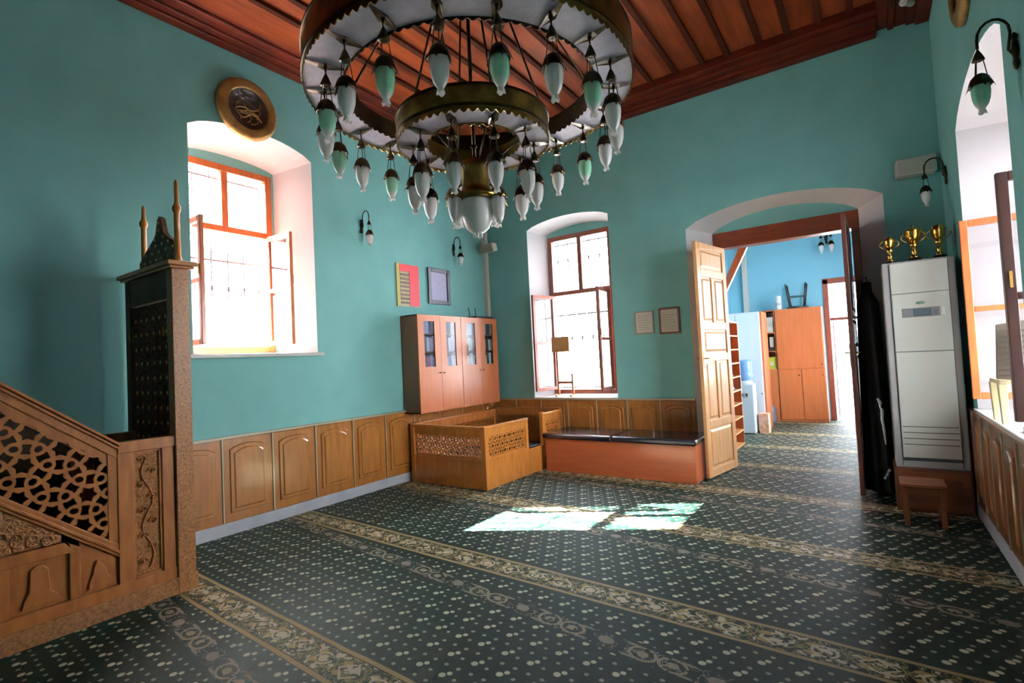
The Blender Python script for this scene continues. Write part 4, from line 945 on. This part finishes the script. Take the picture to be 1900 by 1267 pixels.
for k, (x0, x1, z0, z1) in enumerate(((2.62, 2.9, 1.875, 2.2), (2.975, 3.262, 1.855, 2.215))):
    t = thing('framed_notice', ('left of two small framed paper notices beside the open door', 'right of two small framed paper notices, nearer the open door')[k], 'notice', ((x0+x1)/2, -.01, (z0+z1)/2), group='framed notices on the green wall')
    b = MB(); frame_rect(b, x0, x1, z0, z1, .018 if k == 0 else .024, -.018, 0, TB); b.build('frame', 'beige' if k == 0 else 'stool', t)
    b = MB(); b.box((x0+.015, -.008, z0+.015), (x1-.015, -.002, z1-.015)); b.build('sheet', 'paper', t)
    b = MB()
    for j in range(7): b.box((x0+.05, -.0095, z0+.06+j*.033), (x1-.05-.03*(j % 3), -.0075, z0+.066+j*.033))
    b.build('faint_text', 'beige', t)
# ------------------------------------------------------------------ air conditioner group
AX0, AX1, AYF, AYB = 5.495, 6.035, -.93, -.58
t = thing('plinth_box', 'dark wooden plinth box under the air conditioner', 'box', (5.76, -.75, 0))
b = MB(); b.box((5.48, -.95, 0), (6.04, -.5, .40)); b.build('box', 'plinth', t, bevel=.006)
b = MB(); frame_rect(b, 5.5, 6.02, .03, .37, .06, 0, .015, XF((0, -.95, 0), (1, 0, 0), (0, -1, 0))); b.build('front_frame', 'stool', t)
t = thing('air_conditioner', 'tall beige floor standing air conditioner with trophies on top', 'air conditioner', (5.765, -.75, .4))
b = MB(); b.box((AX0, AYF, .40), (AX1, AYB, 2.35)); b.build('housing', 'ac_grey', t, bevel=.012)
def acp(z0, z1, nm='front_panel', x0=AX0+.06, x1=AX1-.055, m='ac', d=.014):
    b = MB(); b.box((x0, AYF-d, z0), (x1, AYF, z1)); return b.build(nm, m, t, bevel=.004)
acp(2.045, 2.335); acp(1.495, 2.038); acp(.5, 1.488)
acp(1.815, 1.9, 'control_strip', 5.625, 5.905, 'ac_btn', .018); acp(1.825, 1.89, 'display', 5.71, 5.845, 'ac_disp', .021); acp(1.822, 1.893, 'sticker', 5.915, 5.94, 'offwhite', .0165)
acp(1.84, 1.875, 'button', 5.862, 5.89, 'ac_disp', .024)
b = MB(); b.lathe([(0, .017), (.034, .017), (.036, .012)], 20, XF((5.765, AYF, 1.945), (1, 0, 0), (0, 0, 1), (0, -1, 0)) @ Matrix.Scale(.4, 4, (0, 1, 0))); b.build('badge', 'green_logo', t)
for z in (.62, .675, .73, .785): acp(z, z+.009, 'vent_slot', AX0+.07, AX1-.065, 'ac_dark', .016)
acp(.47, .495, 'base_slot', m='ac_dark', d=.004)
b = MB(); b.box((AX1-.055, AYF-.002, .42), (AX1-.05, AYF, 2.33)); b.box((AX0+.05, AYF-.002, .42), (AX0+.055, AYF, 2.33)); b.build('side_groove', 'ac_dark', t)
# stool
t = thing('low_stool', 'small brown wooden stool in front of the air conditioner plinth', 'stool', (5.66, -1.3, 0))
b = MB(); b.box((5.495, -1.45, .335), (5.815, -1.15, .365)); b.build('seat', 'stool', t, bevel=.006)
for x in (5.515, 5.765):
    for y in (-1.43, -1.19):
        b = MB(); b.box((x, y-.0, 0), (x+.035, y+.035, .335)); b.build('leg', 'stool', t)
for y in (-1.42, -1.18): b = MB(); b.box((5.55, y, .27), (5.765, y+.018, .335)); b.build('apron', 'stool', t)
for x in (5.522, 5.772):
    b = MB(); b.box((x, -1.395, .27), (x+.018, -1.19, .335)); b.build('apron', 'stool', t)
    b = MB(); b.box((x, -1.395, .1), (x+.018, -1.19, .13)); b.build('stretcher', 'stool', t)
# trophies
def trophy(label, x, y, h, sph=False, handles=True):
    t = thing('trophy', label, 'trophy', (x, y, 2.35)); T = Matrix.Translation((x, y, 2.35)); k = h/.36
    b = MB(); b.lathe([(.055*k, 0), (.055*k, .025*k), (.05*k, .045*k)], 16, T); b.build('base', 'black' if handles else 'gold', t)
    b = MB(); b.lathe([(.05*k, .045*k), (.03*k, .06*k), (.018*k, .08*k), (.03*k, .1*k), (.018*k, .12*k), (.012*k, .15*k), (.026*k, .17*k), (.012*k, .185*k), (.03*k, .2*k)], 16, T)
    b.lathe([(0, 0), (.034*k, .004), (.034*k, .012), (0, .014)], 16, XF((x, y-.02, 2.35+.17*k), (1, 0, 0), (0, 0, 1), (0, -1, 0))); b.build('stem', 'gold', t)
    b = MB()
    if sph: b.lathe([(.03*k, .2*k), (.045*k, .22*k), (.05*k, .25*k), (.055*k, .28*k), (.05*k, .31*k), (.03*k, .335*k), (0, .345*k)], 18, T)
    else: b.lathe([(.02*k, .2*k), (.05*k, .215*k), (.062*k, .25*k), (.066*k, .29*k), (.072*k, .31*k), (.066*k, .315*k), (.03*k, .335*k), (.008*k, .345*k), (.012*k, .355*k), (0, .365*k)], 18, T)
    b.build('cup', 'gold', t)
    if handles:
        for sg in (-1, 1):
            b = MB(); b.tube([(x+sg*(.05+.045*math.sin(a))*k, y, 2.35+(.3-.1*(a/PI))*k) for a in [PI*i/8 for i in range(9)]], .005*k, 6); b.build('handle', 'gold', t)
trophy('shortest gold trophy on the left end of the air conditioner', 5.575, -.74, .30, True, True)
trophy('middle gold trophy with wide cup and lid on the air conditioner', 5.765, -.74, .36)
trophy('slim gold trophy on the right end of the air conditioner', 5.955, -.72, .36, True, True)
# black cloth beside the door leaf
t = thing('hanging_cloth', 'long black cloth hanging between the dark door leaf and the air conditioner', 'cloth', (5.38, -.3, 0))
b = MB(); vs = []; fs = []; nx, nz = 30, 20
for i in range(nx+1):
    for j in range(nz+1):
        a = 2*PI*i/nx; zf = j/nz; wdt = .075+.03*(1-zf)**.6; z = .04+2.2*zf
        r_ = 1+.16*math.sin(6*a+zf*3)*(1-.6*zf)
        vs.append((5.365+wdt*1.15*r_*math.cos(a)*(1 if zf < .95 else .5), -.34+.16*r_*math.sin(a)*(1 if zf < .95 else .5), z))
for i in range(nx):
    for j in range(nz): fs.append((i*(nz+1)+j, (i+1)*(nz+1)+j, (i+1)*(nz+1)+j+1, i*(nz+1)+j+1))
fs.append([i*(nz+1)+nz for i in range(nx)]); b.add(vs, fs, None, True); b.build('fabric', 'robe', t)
b = MB(); b.tube([(5.245, -.34, 2.27), (5.30, -.34, 2.27), (5.37, -.34, 2.3), (5.375, -.34, 2.22)], .008); b.build('hook', 'iron', t)
b = MB(); b.tube([(5.39, -.535, 1.02), (5.41, -.545, .97), (5.405, -.55, .93), (5.42, -.55, .9), (5.415, -.555, .8), (5.425, -.56, .7), (5.43, -.56, .55)], [.012, .016, .008, .016, .014, .012, .006], 8); b.tube([(5.40, -.56, .2), (5.43, -.565, .26), (5.41, -.565, .22), (5.45, -.56, .3)], .012, 8); b.build('white_cord', 'appl', t)
# ------------------------------------------------------------------ things on the sills
t = thing('wooden_stand', 'small wooden stand with a plywood board on the back window sill', 'stand', (1.42, .12, .98))
zs = .982; sx0, sx1, sy = 1.245, 1.50, .12
for x in (sx0, sx1):
    b = MB(); b.box((x-.02, sy-.09, zs), (x+.02, sy+.09, zs+.03)); b.build('foot', 'doorwood', t)
b = MB(); b.box((sx0-.015, sy-.015, zs+.03), (sx0+.015, sy+.015, 1.9)); b.build('upright', 'winwood', t)
b = MB(); b.box((sx1-.015, sy-.015, zs+.03), (sx1+.015, sy+.015, zs+.36)); b.build('short_upright', 'winwood', t)
b = MB(); b.box((sx0, sy-.012, zs+.2), (sx1, sy+.012, zs+.24)); b.build('crossbar', 'winwood', t)
b = MB(); b.box((sx0-.07, sy-.04, 1.69), (sx0+.24, sy-.016, 1.93)); b.build('board', 'ply', t, bevel=.004)
t = thing('plastic_chair', 'grey beige ribbed plastic chair standing in the right window recess', 'chair', (6.3, -2.1, .98))
zs = .984
b = MB(); b.add([(6.06, -2.2, 1.30), (6.38, -2.30, 1.27), (6.38, -2.30, 1.72), (6.08, -2.2, 1.68), (6.06, -2.17, 1.30), (6.38, -2.27, 1.27), (6.38, -2.27, 1.72), (6.08, -2.17, 1.68)], [(0, 1, 2, 3), (7, 6, 5, 4), (0, 4, 5, 1), (1, 5, 6, 2), (2, 6, 7, 3), (3, 7, 4, 0)]); b.build('backrest', 'beige', t, bevel=.006)
for k in range(9):
    b = MB(); z = 1.32+k*.038; b.box((6.075, -2.215, z), (6.36, -2.205, z+.012), Matrix.Translation((6.07, -2.2, 0)) @ Matrix.Rotation(-.3, 4, 'Z') @ Matrix.Translation((-6.07, 2.2, 0))); b.build('back_rib', 'beige_d', t)
b = MB(); b.box((6.07, -2.19, 1.26), (6.40, -1.85, 1.295)); b.build('seat', 'cream', t, bevel=.01)
for x, y in ((6.075, -2.17), (6.37, -2.20), (6.075, -1.88), (6.37, -1.88)):
    b = MB(); b.frustum([(x-.0, y-.02), (x+.03, y-.02), (x+.03, y+.02), (x-.0, y+.02)], [(x-.01, y-.03), (x+.04, y-.03), (x+.04, y+.03), (x-.01, y+.03)], zs, 1.265); b.build('leg', 'cream', t, bevel=.004)
b = MB(); b.box((6.12, -2.66, zs), (6.3, -2.5, zs+.03)); b.mi = 0; b.build('eyeglass_case', 'black', label='small black case lying on the right window sill', cat='case', at=(6.2, -2.6, zs))
# ------------------------------------------------------------------ outside
nb = thing('bounce_building', 'pale unseen building added to bounce sunlight in through the right window', 'building', (14, -2, -.22))
b = MB(); b.box((14, -16, -.22), (20, 12, 7.5)); b.build('wall', 'outwall', nb)  # unseen wall added to throw sunlight in through the right window
b = MB(); b.box((7.7, -16, -.22), (10.5, -5, 4.6)); b.build('shade_wing', 'outwall', nb)  # wing added out of view to darken the right window's far jamb
b = MB(); b.box((13.7, -16.3, 7.5), (20.3, 12.3, 7.7)); b.build('roof_slab', 'ground', nb)
b = MB(); b.box((-40, -40, -.35), (45, 60, -.22)); b.build('ground_outside', 'ground', kind='structure')
t = thing('garden_steps', 'sunlit rose tiled steps outside the far exit', 'steps', (5.1, 7.5, -.2))
for k in range(3):
    b = MB(); b.box((4.2, 7.2+.35*k, -.22), (6.4, 7.55+.35*k, -.1+.12*k)); b.build('step', 'ground_red' if k % 2 == 0 else 'ground', t)
tr = thing('garden_tree', 'leafy green tree outside the large left window', 'tree', (-4.2, -3.6, -.22))
b = MB(); b.tube([(-4.2, -3.6, -.22), (-4.1, -3.5, 1.5), (-4.3, -3.3, 3.2), (-4.1, -3.2, 4.6)], [.16, .12, .09, .04], 10); b.tube([(-4.2, -3.4, 2.6), (-4.0, -4.2, 3.8), (-3.8, -4.8, 4.6)], [.06, .04, .02], 8); b.build('trunk', 'bark', tr)
b = MB(); rnd = random.Random(5)
for k in range(1500):
    a = rnd.uniform(0, 2*PI); e = rnd.gauss(0, 1); rr = rnd.uniform(.2, 1)**.5*1.1
    c = Vector((-4.1+rr*math.cos(a)*.8, -4.1+rr*math.sin(a)*1.0, 4.3+e*.5)); T_ = Matrix.Translation(c) @ Matrix.Rotation(rnd.uniform(0, 6), 4, 'Z') @ Matrix.Rotation(rnd.uniform(-1.2, 1.2), 4, 'X')
    b.add([(-.05, 0, 0), (0, -.022, .005), (.06, 0, 0), (0, .022, .005)], [(0, 1, 2, 3)], T_)
b.build('foliage', 'leaf', tr, kind='stuff')
